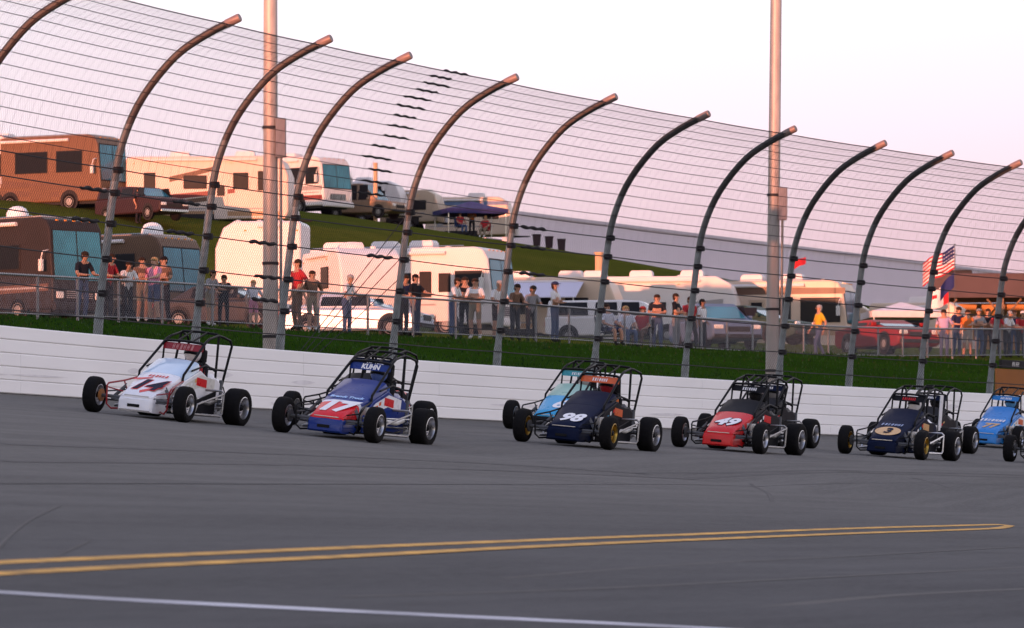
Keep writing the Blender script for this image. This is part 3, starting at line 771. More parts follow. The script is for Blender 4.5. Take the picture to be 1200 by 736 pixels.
    # front axle and suspension
    mb = MB(); mb.tube([(0.90, -.67, .268), (0.90, .67, .268)], 0.026, 8); mb.build('front_axle', P.get('axle', galv_d), o, smooth=True)
    for s in (1, -1):
        mb = MB()
        mb.tube([(0.89, .54 * s, .34), (0.35, .40 * s, .40)], 0.013, 6); mb.tube([(0.89, .54 * s, .22), (0.35, .40 * s, .20)], 0.013, 6)
        mb.build('radius_rods', P.get('axle', galv_d), o, smooth=True)
        mb = MB(); mb.tube([(0.80, .47 * s, .27), (0.72, .34 * s, .44)], [0.026, 0.026], 8); mb.tube([(0.81, .50 * s, .22), (0.71, .33 * s, .48)], 0.011, 6); mb.build('shock_absorber', P.get('shock', galv_d), o, smooth=True)
        mb = MB(); mb.tube([(0.24, .37 * s, .60), (0.60, .43 * s, .52), (0.93, .52 * s, .46), (0.97, .52 * s, .42), (0.97, .50 * s, .15), (0.93, .44 * s, .09), (0.78, .30 * s, .11)], 0.014, 8)
        mb.tube([(0.60, .43 * s, .52), (0.62, .32 * s, .30)], 0.011, 6); mb.tube([(0.965, .51 * s, .40), (0.90, .28 * s, .36)], 0.011, 6)
        mb.build('front_bar', P.get('bars', frame), o, smooth=True)
        mb = MB(); mb.lathe([(0.02, -.012), (0.095, -.012), (0.095, .012), (0.02, .012)], (0.90, .635 * s, .268), seg=18); mb.build('brake_disc', P.get('disc', galv_d), o, smooth=True)
    mb = MB(); mb.tube([(0.93, -.45, .24), (0.93, .0, .24), (0.93, .45, .24)], 0.013, 6); mb.build('steering_link', galv_d, o, smooth=True)
    # rear axle, shocks, bumper
    mb = MB(); mb.tube([(-0.96, -.65, .31), (-0.96, .64, .30)], 0.034, 8); mb.ball((-0.96, 0, .30), (.15, .13, .15), 10, 6); mb.build('rear_axle', dark_alu, o, smooth=True)
    for s in (1, -1):
        mb = MB(); mb.tube([(-0.95, .42 * s, .28), (-1.08, .36 * s, .66)], 0.034, 8); mb.build('shock_absorber', P.get('shock', galv_d), o, smooth=True)
        mb = MB(); mb.tube([(-0.96, .48 * s, .24), (-0.15, .42 * s, .24)], 0.014, 6); mb.tube([(-0.96, .48 * s, .38), (-0.15, .42 * s, .36)], 0.014, 6); mb.build('radius_rods', chrome, o, smooth=True)
        # nerf bar between the wheels
        mb = MB()
        mb.tube([(0.46, .42 * s, .17), (0.44, .62 * s, .14), (0.36, .665 * s, .13), (-0.44, .70 * s, .13), (-0.50, .70 * s, .17), (-0.51, .70 * s, .48), (-0.50, .66 * s, .51), (-0.50, .40 * s, .50)], 0.018, 8)
        mb.tube([(-0.49, .70 * s, .46), (0.24, .64 * s, .28), (0.30, .63 * s, .15)], 0.016, 8); mb.tube([(-0.10, .69 * s, .14), (-0.10, .40 * s, .15)], 0.014, 6)
        mb.build('nerf_bar', nerf, o, smooth=True)
    if P.get('side_board', True):
        mb = MB(); mb.extrude([(0.30, .14), (0.26, .30), (-0.10, .40), (-0.50, .50), (-0.52, .50), (-0.52, .15)], .545, .565); mb.build('side_board', P.get('board', black_p), o, bevel=.004)
    mb = MB(); mb.tube([(-1.10, -.34, .30), (-1.60, -.36, .34), (-1.68, -.30, .36), (-1.68, .30, .36), (-1.60, .36, .34), (-1.10, .34, .30)], 0.018, 8); mb.tube([(-1.66, -.2, .36), (-1.50, -.2, .56), (-1.50, .2, .56), (-1.66, .2, .36)], 0.016, 8); mb.build('rear_bumper', frame, o, smooth=True)
    # engine and exhaust on the left flank
    mb = MB(); mb.box((0.30, 0.30, 0.36), (0.42, 0.26, 0.30)); mb.box((0.30, .42, 0.45), (0.36, .06, .10)); mb.build('engine_block', dark_alu, o, bevel=.02)
    eo = MB()
    for i in range(4): eo.tube([(0.44 - i * .10, .40, .47), (0.42 - i * .10, .48, .46), (0.34 - i * .08, .52, .38), (-0.02, .53, .32)], 0.022, 8)
    eo.tube([(0.0, .53, .32), (-0.30, .56, .31), (-0.62, .52, .36)], [.034, .036, .04], 10); eo.build('exhaust_header', P.get('exhaust', dark_alu), o, smooth=True)
    # small sponsor patches
    pr = random.Random(len(label)); pc = [white_p, orange_p, cyan_p, red_p, gold_p]
    for k in range(4):
        x0 = 0.30 - k * .13; z0 = 0.44 + .05 * k; hh = pr.uniform(.035, .06); w0 = pr.uniform(.06, .10); yv = .3965
        mb = MB(); mb.slab([(x0, yv, z0), (x0 - w0, yv, z0 + .02), (x0 - w0, yv, z0 + .02 + hh), (x0, yv, z0 + hh)], (0, 1, 0), .0045); mb.build('sponsor_patch', pr.choice(pc), o)
    # numbers
    for d in P.get('decals', ()): decal(ho, *d[:2], *d[2:])
    return o, M

W_ = (0.80, 0.79, 0.80)
navy = (0.012, 0.022, 0.10); red = (0.62, 0.012, 0.014)
white_p = paint('white', W_); red_p = paint('red', red); navy_p = paint('navy', (0.004, 0.008, 0.030)); blue_p = paint('blue', (0.006, 0.028, 0.19)); cyan_p = paint('cyan', (0.03, 0.34, 0.62)); black_p = paint('black', (0.012, 0.012, 0.015))
sky_p = paint('sky_blue', (0.02, 0.21, 0.58)); gold_p = paint('tan', (0.62, 0.36, 0.15)); orange_p = paint('orange', (0.65, 0.12, 0.03)); maroon_p = paint('dark_red', (0.25, 0.012, 0.018)); pale_p = mat('polycarbonate_screen', (0.55, 0.68, 0.80), 0.12, var=.05, coat=.5)
blue17 = paint('blue_white_red_hood', None, ramp_x=[(0.1, (0.006, 0.028, 0.19)), (0.50, (0.70, 0.72, 0.80)), (0.56, (0.70, 0.012, 0.02)), (1.3, (0.70, 0.012, 0.02))])
hood14 = paint('white_hood_with_red_bands', None, ramp_x=[(0.1, W_), (0.55, W_), (0.555, W_), (1.3, W_)])
base = dict(cage=blk)
CAR = {}
P14 = dict(base, disc=mat('orange_caliper', (.32, .13, .04), .4),  body=white_p, hood=hood14, nose=white_p, cowl=pale_p, side=white_p, tail=white_p, visor=maroon_p, frame=blk, bars=maroon_p, rim_f=chrome, nerf=dark_alu, flash=paint('pearl', (0.66, 0.64, 0.58)), flash2=red_p, visor_text=('lucr', paint('faded_rose', (0.42, 0.16, 0.15))),
    decals=[(TX['14o'], red_p, 0.70, 0.0, 1.2, .004), (TX['14'], navy_p, 0.70, 0.0, 1.2, .008), (TX['lucr'], red_p, 0.38, 0.03, 0.9, .006, 'hood', 'lettering')])
P17 = dict(base, side_board=False, body=blue_p, hood=blue17, nose=blue_p, cowl=blue_p, side=blue_p, tail=blue_p, visor=blue_p, rim_f=chrome, rim_r=chrome, flash=white_p, flash2=red_p, exhaust=paint('ceramic_white', (0.62, 0.60, 0.56)), visor_text=('kuhn', white_p),
    decals=[(TX['17'], white_p, 0.72, 0.0, 1.1, .006), (TX['brandt'], paint('pale_blue', (.35, .55, .85)), 0.40, 0.03, 1.0, .006, 'hood', 'lettering')])
P98 = dict(base, body=navy_p, hood=navy_p, nose=navy_p, cowl=navy_p, side=black_p, tail=navy_p, visor=orange_p, rim_f=gold, rim_r=chrome, visor_text=('line', white_p), decals=[(TX['98'], white_p, 0.76, 0.02, 1.15, .006)], flash=black_p, flash2=orange_p, exhaust=paint('ceramic_white', (0.62, 0.60, 0.56)))
PCY = dict(base, body=cyan_p, hood=cyan_p, nose=black_p, cowl=paint('pale_green', (0.30, 0.50, 0.42)), side=cyan_p, tail=cyan_p, visor=paint('teal', (0.05, 0.30, 0.36)), decals=[(TX['6'], white_p, 0.62, 0.06, 1.25, .006)], visor_text=('line', white_p))
P49 = dict(base, body=red_p, hood=red_p, nose=red_p, cowl=black_p, side=black_p, tail=black_p, visor=black_p, rim_f=chrome, flash=black_p, flash2=red_p, visor_text=('line', white_p), decals=[(TX['49o'], navy_p, 0.66, 0.0, 1.1, .004), (TX['49'], white_p, 0.66, 0.0, 1.1, .008)])
P3 = dict(base, body=navy_p, hood=navy_p, nose=navy_p, cowl=navy_p, side=navy_p, tail=white_p, visor=black_p, nerf=chrome, rim_f=gold, flash=black_p, flash2=gold_p, visor_text=('line', red_p), decals=[(TX['3'], navy_p, 0.70, 0.0, 1.0, .012), (TX['line'], paint('slate', (0.25, 0.32, 0.5)), 0.44, 0.0, 1.6, .006, 'hood', 'lettering')])
P77 = dict(base, body=sky_p, hood=sky_p, nose=sky_p, cowl=sky_p, side=sky_p, tail=sky_p, visor=sky_p, flash=white_p, flash2=orange_p, decals=[(TX['77'], gold_p, 0.70, 0.0, 1.0, .006), (TX['line'], white_p, 0.44, 0.0, 2.2, .006, 'hood', 'lettering')], visor_text=('line', white_p))
PBK = dict(base, body=black_p, hood=black_p, nose=black_p, cowl=black_p, side=black_p, tail=black_p, visor=navy_p, visor_text=('small', white_p))
PBR = dict(PBK, tail=red_p, visor=navy_p)
cars = {}
cars['14'] = race_car('white race car number 14 with red trim, leading at the far left', (214, 495), P14)
cars['17'] = race_car('blue race car with red and white hood, number 17', (437, 519), P17)
cars['17b'] = race_car('dark race car mostly hidden behind the blue number 17 car', (441, 508), PBR)
cars['98'] = race_car('dark navy race car number 98 with orange visor and gold rims', (712, 527), P98)
cars['6'] = race_car('cyan race car half hidden behind the dark number 98 car', (686, 510), PCY)
cars['49'] = race_car('red-nosed race car number 49 with black sides', (890, 532), P49)
cars['49b'] = race_car('black race car mostly hidden behind the red number 49 car', (911, 524), PBK)
cars['3'] = race_car('dark navy race car with a tan oval number 3 on the hood', (1079, 539), P3)
cars['3b'] = race_car('black race car mostly hidden behind the navy number 3 car', (1104, 531), PBK)
cars['77'] = race_car('bright blue race car number 77 near the right edge', (1192, 527), P77)
cars['last'] = race_car('black race car cut off by the right edge, only its front wheel in view', (1268, 548), PBK)
# red bands on the white hood, tan oval under the 3
h14 = [c for c in cars['14'][0].children if c.name.startswith('hood')][0]
def hood_patch(parent, poly, m, lift, name):
    nn = Vector((0.46, 0, 1)).normalized(); mb = MB(); mb.slab([Vector((x, y, hood_z(x))) + nn * (0.022 + lift) for x, y in poly], nn, .001); return mb.build(name, m, parent)
hood_patch(h14, [(0.96, .02), (0.72, .27), (0.64, .27), (0.88, -.02)], red_p, .002, 'stripe')
hood_patch(h14, [(0.56, -.30), (0.46, -.04), (0.42, -.04), (0.50, -.30)], red_p, .002, 'stripe')
h3 = [c for c in cars['3'][0].children if c.name.startswith('hood')][0]
hood_patch(h3, [(0.70 + .17 * math.cos(a * math.pi / 12), .25 * math.sin(a * math.pi / 12)) for a in range(24)], gold_p, .004, 'number_oval')
# white wing board standing on the tail of the navy car
mb = MB(); mb.box((-1.22, .37, 0.92), (0.16, 0.02, 0.62)); mb.box((-1.05, .37, 0.60), (0.4, .022, .1)); 
b3 = mb.build('side_board', white_p, cars['3'][0], bevel=.006)
# ------------------------------------------------------------------ motorhomes, trailers, cars behind the fence
glass_d = mat('tinted_glass', (0.010, 0.011, 0.014), 0.32, var=.05, spec=.15)
glass_b = mat('windscreen_glass', (0.024, 0.16, 0.225), 0.10, var=.45, spec=.5, scale=.8)
trim_d = mat('dark_trim', (0.03, 0.028, 0.028), 0.5)
rv_white = mat('gelcoat_white', (0.70, 0.64, 0.62), 0.35, var=.05, scale=1.0)
rv_cream = mat('gelcoat_cream', (0.62, 0.47, 0.36), 0.35, var=.05, scale=1.0)
rv_bronze = mat('gelcoat_bronze', (0.13, 0.07, 0.04), 0.4, var=.06, scale=1.0, )
rv_taupe = mat('gelcoat_taupe', (0.030, 0.026, 0.026), 0.4, var=.08, scale=1.0, )
rv_tan = mat('gelcoat_tan', (0.46, 0.35, 0.25), 0.35, var=.06, scale=1.0)
stripe_b = mat('brown_stripe', (0.13, 0.07, 0.045), 0.4); stripe_g = mat('grey_stripe', (0.32, 0.30, 0.30), 0.4); stripe_o = mat('tan_stripe', (0.42, 0.24, 0.13), 0.4); stripe_r = mat('maroon_stripe', (0.20, 0.04, 0.035), 0.4)
lamp_g = mat('headlight_lens', (0.72, 0.70, 0.66), 0.15, var=.1); lamp_r = mat('red_lens', (0.4, 0.02, 0.015), 0.2); amber = mat('amber_lens', (0.7, 0.25, 0.03), 0.2)
alu_dull = mat('dull_wheel_alloy', (.28, .27, .26), .6, metal=.3, var=.15)
def rv_wheel(parent, x, y, r=0.42, s=1, rim=alu_dull):
    mb = MB(); mb.lathe([(r * .62, -.12), (r * .9, -.125), (r, -.08), (r, .08), (r * .9, .125), (r * .62, .12)], seg=20); o = mb.build('wheel', tyre_m, parent, smooth=True); o.location = (x, y, r)
    mb = MB(); mb.lathe([(0.02, .128 * s), (r * .3, .132 * s), (r * .5, .112 * s), (r * .62, .124 * s), (r * .62, .05 * s), (0.02, .05 * s)], seg=16); mb.build('rim', rim, o, smooth=True)
def rv_window(parent, x, z, w, h, y, round_=0.06):
    s = 1 if y > 0 else -1
    mb = MB(); mb.box((x, y + s * .012, z), (w + .08, .03, h + .08)); o = mb.build('window', trim_d, parent, bevel=round_)
    mb = MB(); mb.box((x, y + s * .03, z), (w, .012, h)); mb.build('pane', glass_d, o, bevel=round_ * .7)
    return o
def ac_unit(parent, x, z, m=None, y=0):
    mb = MB(); mb.loft([[Vector((x + a * k, y + b * k, zz)) for a, b in ((-.52, -.32), (.46, -.32), (.52, 0), (.46, .32), (-.52, .32))] for zz, k in ((z - .02, 1.0), (z + .20, .98), (z + .30, .82))]); mb.build('air_conditioner', m or rv_white, parent, smooth=True)
def roof_dome(parent, x, z, r=0.42, y=0):
    mb = MB(); mb.lathe([(0.05, 0), (r * .95, 0), (r, .12), (r * .96, .26), (r * .75, .42), (r * .4, .50), (0.02, .52)], (x, y, z), 'z', 18); mb.build('satellite_dome', mat('dome_white', (0.78, 0.76, 0.76), .4), parent, smooth=True)
def place(name, label, cat, px, d, yaw, corner, group):
    """put the local point `corner` at the ground under pixel column px, d metres away"""
    q = spot(px, d); c, s = math.cos(yaw), math.sin(yaw)
    o = thing(name, label, cat, (q.x - (corner[0] * c - corner[1] * s), q.y - (corner[0] * s + corner[1] * c), q.z), yaw, group)
    return o
def motorhome(label, px, d, alpha, L=10, H=3.4, m=rv_white, m2=None, windows=(), door=None, stripes=(), dome=None, acs=(-2.5, 1.5), roof_m=None, cap=None, group='motorhomes'):
    """class A coach, front to the right; its right-hand side faces the fence"""
    h = L / 2; W = 1.25
    o = place('motorhome', label, 'motorhome', px, d, -R(alpha), (h, -W), group)
    body = [(-h, .55), (-h, H - .12), (-h + .10, H), (h - .75, H), (h - .42, H - .10), (h - .20, H - .45), (h - .02, 1.45), (h, 1.25), (h, .62), (h - .08, .45), (-h + .1, .45)]
    mb = MB(); mb.extrude(body, -W, W); b = mb.build('body', m, o, bevel=.10, seg=3)
    if roof_m or cap:
        mb = MB(); mb.extrude([(-h + .12, H - .002), (-h + .15, H + .05), (h - .8, H + .05), (h - .72, H - .002)], -W + .1, W - .1); mb.build('roof', roof_m or cap, o, bevel=.03)
    # windscreen in two panes, wrapped a little round the corners
    def fx(z): return h - .02 - (z - 1.45) * (.18 / (H - .45 - 1.45)) + .012
    z0, z1 = 1.50, H - .50
    for s in (1, -1):
        mb = MB(); mb.slab([(fx(z0), s * .03, z0), (fx(z0), s * 1.14, z0), (fx(z1), s * 1.10, z1), (fx(z1), s * .03, z1)], (1, 0, .1), .012); mb.build('windscreen', glass_b, o, bevel=.004)
    mb = MB(); mb.slab([(fx(z0) - .004, -1.19, z0 - .06), (fx(z0) - .004, 1.19, z0 - .06), (fx(z1) - .004, 1.14, z1 + .06), (fx(z1) - .004, -1.14, z1 + .06)], (1, 0, .1), .006); mb.build('windscreen_frame', trim_d, o)
    mb = MB(); mb.box((h + .01, 0, .98), (.03, 1.3, .34)); g = mb.build('grille', trim_d, o, bevel=.01)
    for k in range(4):
        mb = MB(); mb.box((h + .03, 0, .87 + k * .075), (.015, 1.24, .02)); mb.build('slat', chrome, g)
    for s in (1, -1):
        mb = MB(); mb.box((h + .012, s * .92, .95), (.04, .34, .24)); mb.build('headlight', lamp_g, o, bevel=.03)
        mb = MB(); mb.box((h - .35, s * (W + .26), 2.0), (.16, .12, .42)); mb.tube([(h - .25, s * (W - .02), 2.55), (h - .28, s * (W + .24), 2.5), (h - .35, s * (W + .26), 2.2)], .025, 6); mb.build('mirror', mat('mirror_shell', (.62, .6, .58), .3), o, bevel=.02)
    mb = MB(); mb.extrude([(h - .05, .38), (h + .13, .40), (h + .16, .52), (h + .12, .70), (h - .05, .72)], -W - .01, W + .01); mb.build('bumper', m2 or m, o, bevel=.03)
    for x, z, w, hh in windows: rv_window(o, x, z, w, hh, -W)
    if door:
        mb = MB(); mb.box((door, -W - .01, 1.55), (.74, .03, 1.95)); dd = mb.build('door', m2 or m, o, bevel=.02)
        mb = MB(); mb.box((door, -W - .03, 2.05), (.50, .012, .72)); mb.build('pane', glass_d, dd, bevel=.02)
        mb = MB(); mb.box((door - .28, -W - .035, 1.45), (.06, .02, .14)); mb.build('handle', chrome, dd)
    for i, (x0, x1, za, zb, ms) in enumerate(stripes):
        for s in (-1,):
            mb = MB(); mb.slab([(x0, s * (W + .002), za), (x1, s * (W + .002), zb), (x1, s * (W + .002), zb + .26), (x0 + .3, s * (W + .002), za + .34)], (0, s, 0), .003); mb.build('stripe', ms, o)
    for x in (h - 1.9, -h + 2.6, -h + 3.5):
        if x == -h + 3.5 and L < 9: continue
        for s in (1, -1): rv_wheel(o, x, s * (W - .10), .44, s)
        mb = MB(); mb.lathe([(.02, 0), (.54, 0), (.54, .012), (.02, .012)], (x, -W - .008, .5), 'y', 22); mb.build('wheel_arch', trim_d, o, smooth=True)
    mb = MB(); mb.box((0, 0, .42), (L - .6, 2.2, .2)); mb.build('chassis', trim_d, o)
    n = max(3, int(L / 1.6))
    for k in range(n):
        x = -h + .6 + (L - 2.2) * (k + .5) / n
        if min(abs(x - w_) for w_ in (h - 1.9, -h + 2.6, -h + 3.5)) < .8: continue
        mb = MB(); mb.box((x, -W - .006, .86), ((L - 2.2) / n - .08, .02, .56)); mb.build('bay_door', m2 or m, o, bevel=.012)
    mb = MB(); mb.tube([(-h + 1.4, -W - .07, H - .22), (h - 1.9, -W - .07, H - .22)], .075, 10); mb.build('awning_roll', rv_white, o, smooth=True)
    for s in (-1, 1):
        mb = MB(); mb.tube([(-h + .3, s * (W - .06), H + .05), (h - 1.2, s * (W - .06), H + .05)], .02, 6); mb.build('roof_rail', chrome, o)
    for k in range(3):
        mb = MB(); mb.lathe([(.02, 0), (.11, 0), (.11, .1), (.14, .12), (.02, .16)], (-h + 1.4 + k * L * .28, .55, H + .01), 'z', 10); mb.build('roof_vent', rv_white, o, smooth=True)
    for k in range(2):
        mb = MB(); mb.box((-h + 1.1 + k * 1.7, -W - .008, 1.62), (.42, .02, .34)); mb.build('fridge_vent', stripe_g, o, bevel=.01)
    for k in range(5):
        mb = MB(); mb.box((h - .30, -.8 + k * .4, H - .12), (.05, .09, .05)); mb.build('marker_light', amber, o)
    mb = MB(); mb.box((-.1, -W - .004, 1.22), (L - .5, .012, .07)); mb.build('belt_trim', m2 or stripe_g, o)
    for x in acs: ac_unit(o, x, H + .03)
    if dome is not None: roof_dome(o, dome, H + .02)
    return o
def trailer(label, px, d, alpha, L=8, H=3.1, W=2.4, m=rv_white, front=1, windows=(), door=None, stripes=(), acs=(0,), fifth=False, anchor='front', name='travel_trailer', cap=None, group='travel trailers'):
    """towed caravan; front=+1 faces right, -1 faces left; the side nearer the fence shows"""
    h = L / 2; w = W / 2; f = front
    o = place(name, label, 'trailer', px, d, -R(alpha), ((h if anchor == 'front' else -h if anchor == 'rear' else 0), -w), group)
    if fifth: body = [(-h, .55), (-h, H - .1), (-h + .12, H), (h - .9, H), (h - .25, H - .35), (h, H - 1.1), (h - .12, 1.55), (h - 2.2, 1.5), (h - 2.35, .55)]
    else: body = [(-h, .55), (-h, H - .1), (-h + .12, H), (h - .7, H), (h - .3, H - .25), (h, H - 1.0), (h, .95), (h - .15, .60)]
    body = [(x * f, z) for x, z in body]
    mb = MB(); mb.extrude(body, -w, w); mb.build('body', m, o, bevel=.09, seg=3)
    if cap:
        mb = MB(); q = [(h + .012, .95), (h + .012, H - 1.0), (h - .3 + .012, H - .25 + .01), (h - .7, H + .012)]
        vs_ = [(x * f, y, z) for x, z in q for y in (-w + .06, w - .06)]; mb.add(vs_, [(0, 1, 3, 2), (2, 3, 5, 4), (4, 5, 7, 6)]); mb.build('front_cap', cap, o, smooth=True)
    for x, z, ww, hh in windows: rv_window(o, x * f, z, ww, hh, -w)
    if door is not None:
        mb = MB(); mb.box((door * f, -w - .01, 1.55), (.68, .03, 1.9)); dd = mb.build('door', m, o, bevel=.02)
        mb = MB(); mb.box((door * f, -w - .03, 2.0), (.40, .012, .5)); mb.build('pane', glass_d, dd, bevel=.02)
    for x0, x1, za, zb, ms in stripes:
        mb = MB(); mb.slab([(x0 * f, -w - .002, za), (x1 * f, -w - .002, zb), (x1 * f, -w - .002, zb + .22), (x0 * f, -w - .002, za + .28)], (0, -1, 0), .003); mb.build('stripe', ms, o)
    for x in (-.45, .45):
        for s in (1, -1): rv_wheel(o, (x - .4) * f, s * (w - .08), .36, s)
    mb = MB(); mb.box((-.4 * f, -w - .008, .66), (2.0, .02, .40)); mb.build('wheel_skirt', trim_d, o, bevel=.05)
    if not fifth:
        mb = MB(); mb.tube([((h - .1) * f, -.6, .55), ((h + 1.0) * f, 0, .55), ((h - .1) * f, .6, .55)], .045, 6); mb.build('drawbar', trim_d, o, smooth=True)
        mb = MB(); mb.lathe([(.02, 0), (.15, .02), (.15, .42), (.08, .5), (.02, .5)], ((h + .25) * f, 0, .58), 'z', 12); mb.build('gas_bottle', rv_white, o, smooth=True)
    for s in (1, -1):
        mb = MB(); mb.box(((-h - .01) * f, s * (w - .25), 1.0), (.03, .16, .3)); mb.build('tail_light', lamp_r, o, bevel=.02)
    mb = MB(); mb.tube([((-h + .8) * f, -w - .06, H - .2), ((h - 1.6) * f, -w - .06, H - .2)], .06, 10); mb.build('awning_roll', rv_white, o, smooth=True)
    for k in range(3):
        mb = MB(); mb.lathe([(.02, 0), (.10, 0), (.10, .1), (.13, .12), (.02, .15)], ((-h + 1.0 + k * L * .25) * f, .5, H - .005), 'z', 10); mb.build('roof_vent', rv_white, o, smooth=True)
    mb = MB(); mb.box((-h * .15 * f, -w - .004, 1.12), (L - 1.2, .012, .06)); mb.build('belt_trim', stripe_g, o)
    mb = MB(); mb.box(((-h + .9) * f, -w - .008, 1.35), (.40, .02, .45)); mb.build('vent_grille', stripe_g, o, bevel=.01)
    for s in (-1, 1):
        for k in range(2):
            mb = MB(); mb.box(((-h * .9 + k * h * 1.2) * f, -w - .01, H - .35), (.08, .03, .05)); mb.build('marker_light', amber, o)
        break
    for x in acs: ac_unit(o, x * f, H)
    return o
def road_car(name, label, cat, px, d, yaw, m, L=4.7, H=1.5, kind='sedan', group='cars parked behind the fence', corner=(0, 0)):
    h = L / 2; W = .92
    o = place(name, label, cat, px, d, yaw, corner, group)
    if kind == 'pickup':   # crew cab with a bed cap
        low = [(-h, .45), (-h, 1.10), (h - 1.25, 1.16), (h - .12, 1.02), (h, .80), (h, .42), (h - .3, .32), (-h + .2, .34)]
        cabs = [(-h + .06, 1.10), (-h + .12, H - .02), (h - 2.75, H), (h - 2.05, H - .05), (h - 1.28, 1.15)]
        panes = [(-h + .3, -h + 1.75), (-h + 2.0, -h + 2.95), (-h + 3.05, -h + 3.85)]
    elif kind == 'suv':
        low = [(-h, .42), (-h + .02, 1.02), (h - 1.2, 1.05), (h - .15, .95), (h, .72), (h, .40), (h - .3, .30), (-h + .2, .32)]
        cabs = [(-h + .05, 1.02), (-h + .35, H - .05), (-h + .6, H), (h - 2.2, H), (h - 1.15, 1.04)]
        panes = [(-h + .55, -h + 1.35), (-h + 1.5, -h + 2.35), (-h + 2.45, -h + 3.1)]
    else:
        low = [(-h, .40), (-h + .04, .92), (-h + .6, .98), (h - 1.1, .96), (h - .15, .82), (h, .62), (h, .36), (h - .3, .24), (-h + .2, .26)]
        cabs = [(-h + .62, .97), (-h + 1.35, H - .03), (-h + 1.7, H), (h - 2.2, H), (h - 1.15, .95)]
        panes = [(-h + 1.35, -h + 2.15), (-h + 2.25, -h + 3.0)]
    mb = MB(); mb.extrude(low, -W, W); mb.build('body', m, o, bevel=.08, seg=3)
    mb = MB(); k = len(cabs); zb = cabs[0][1]
    vs_ = []
    for s in (-1, 1):
        for x, z in cabs: vs_.append((x, s * (W - .04 - .16 * (z - zb) / (H - zb)), z))
    mb.add(vs_, [tuple(range(k)), tuple(range(k, 2 * k))[::-1]] + [(j, j + k, (j + 1) % k + k, (j + 1) % k) for j in range(k)]); mb.build('cabin', m, o, bevel=.06, seg=3)
    za, zt = zb + .06, H - .10
    def yy(z): return W - .04 - .16 * (z - zb) / (H - zb)
    for s in (-1, 1):
        for x0, x1 in panes:
            mb = MB(); mb.slab([(x0, s * yy(za), za), (x1, s * yy(za), za), (x1 - .06, s * yy(zt), zt), (x0 + .04, s * yy(zt), zt)], (0, s, .2), .012); mb.build('window', glass_d, o)
    (xa, z_a), (xb, z_b) = cabs[-2], cabs[-1]
    mb = MB(); mb.slab([(xb - .03, -.74, z_b + .03), (xb - .03, .74, z_b + .03), (xa + .08, .66, z_a - .06), (xa + .08, -.66, z_a - .06)], (1, 0, .8), .012); mb.build('windscreen', glass_b, o)
    for x in (-h + .95, h - .95):
        for s in (1, -1):
            rv_wheel(o, x, s * (W - .10), .35, s)
        mb = MB(); mb.lathe([(.02, 0), (.42, 0), (.42, .02), (.02, .02)], (x, -W - .012, .38), 'y', 20); mb.build('wheel_arch', trim_d, o, smooth=True)
    for s in (1, -1):
        mb = MB(); mb.box((h - .02, s * (W - .24), .74), (.08, .34, .15)); mb.build('headlight', lamp_g, o, bevel=.03)
        mb = MB(); mb.box((-h + .01, s * (W - .16), .82), (.05, .22, .18)); mb.build('tail_light', lamp_r, o, bevel=.02)
        mb = MB(); mb.box((h - 1.6 if kind != 'sedan' else h - 1.5, s * (W + .10), zb + .10), (.12, .2, .14)); mb.build('door_mirror', m, o, bevel=.03)
    mb = MB(); mb.box((h + .01, 0, .66), (.03, .9, .18)); mb.build('grille', trim_d, o, bevel=.01)
    mb = MB(); mb.box((h + .01, 0, .42), (.08, 1.7, .14)); mb.build('bumper', trim_d if kind != 'pickup' else chrome, o, bevel=.03)
    return o

# lower row, left to right
GM = 'motorhomes on the flat behind the spectator fence'
motorhome('dark taupe motorhome with blue windscreen and white roof dome at far left', 62, 197, 44, 10.5, 3.75, rv_taupe, None, [(2.8, 2.35, 1.3, .85), (1.3, 2.35, .8, .85), (-1.5, 2.35, 1.6, .8)], None, [(-5, 5, .9, 1.1, stripe_b)], dome=1.9, acs=(-2.5,), roof_m=stripe_g, group=GM)
motorhome('bronze motorhome with white roof dome, second from the left in the lower row', 193, 207, 34, 9.5, 3.6, rv_bronze, rv_tan, [(2.8, 2.4, 1.0, .95), (1.2, 2.4, 1.1, .95), (-1.8, 2.4, 1.4, .9)], None, [(-4.5, 4.5, 1.2, 1.3, stripe_b)], dome=3.2, acs=(-2.0,), roof_m=stripe_g, group=GM)
GT = 'trailers on the flat behind the spectator fence'
trailer('plain white trailer behind the left light pole with a pale curved front', 252, 204, 6, 3.2, 3.95, m=rv_white, front=-1, anchor='rear', windows=[], door=None, acs=(), cap=mat('front_cap_blue', (0.42, 0.52, 0.62), .3), group=GT)
trailer('small white camper seen end-on with one dark window behind the red-shirted man', 399, 196, 72, 5.0, 2.9, 2.3, m=rv_white, anchor='front', windows=[(0.5, 1.9, .9, .7)], stripes=[(-2.4, 2.4, 1.0, 1.0, stripe_g)], acs=(0,), group=GT)
motorhome('long white motorhome with roof units behind the men in white shirts', 577, 210, 22, 9.0, 3.4, rv_white, None, [(-.6, 2.0, .62, .66), (.95, 2.0, .34, .8), (1.75, 2.0, .42, .9), (3.55, 2.0, 1.1, .9), (-2.6, 2.0, .7, .62)], 2.55, [(-4.4, 1.2, .95, 1.05, stripe_g)], acs=(-2.4, -.4, 1.2), group=GM)
tr_g = trailer('cream travel trailer with its awning out behind the man in jeans', 722, 229, 10, 6.5, 3.0, m=rv_cream, windows=[(1.6, 1.8, .9, .6), (-1.2, 1.8, 1.2, .6)], door=.3, acs=(-1.0, 1.2), stripes=[(-3, 3, .9, .9, stripe_o)], group=GT)
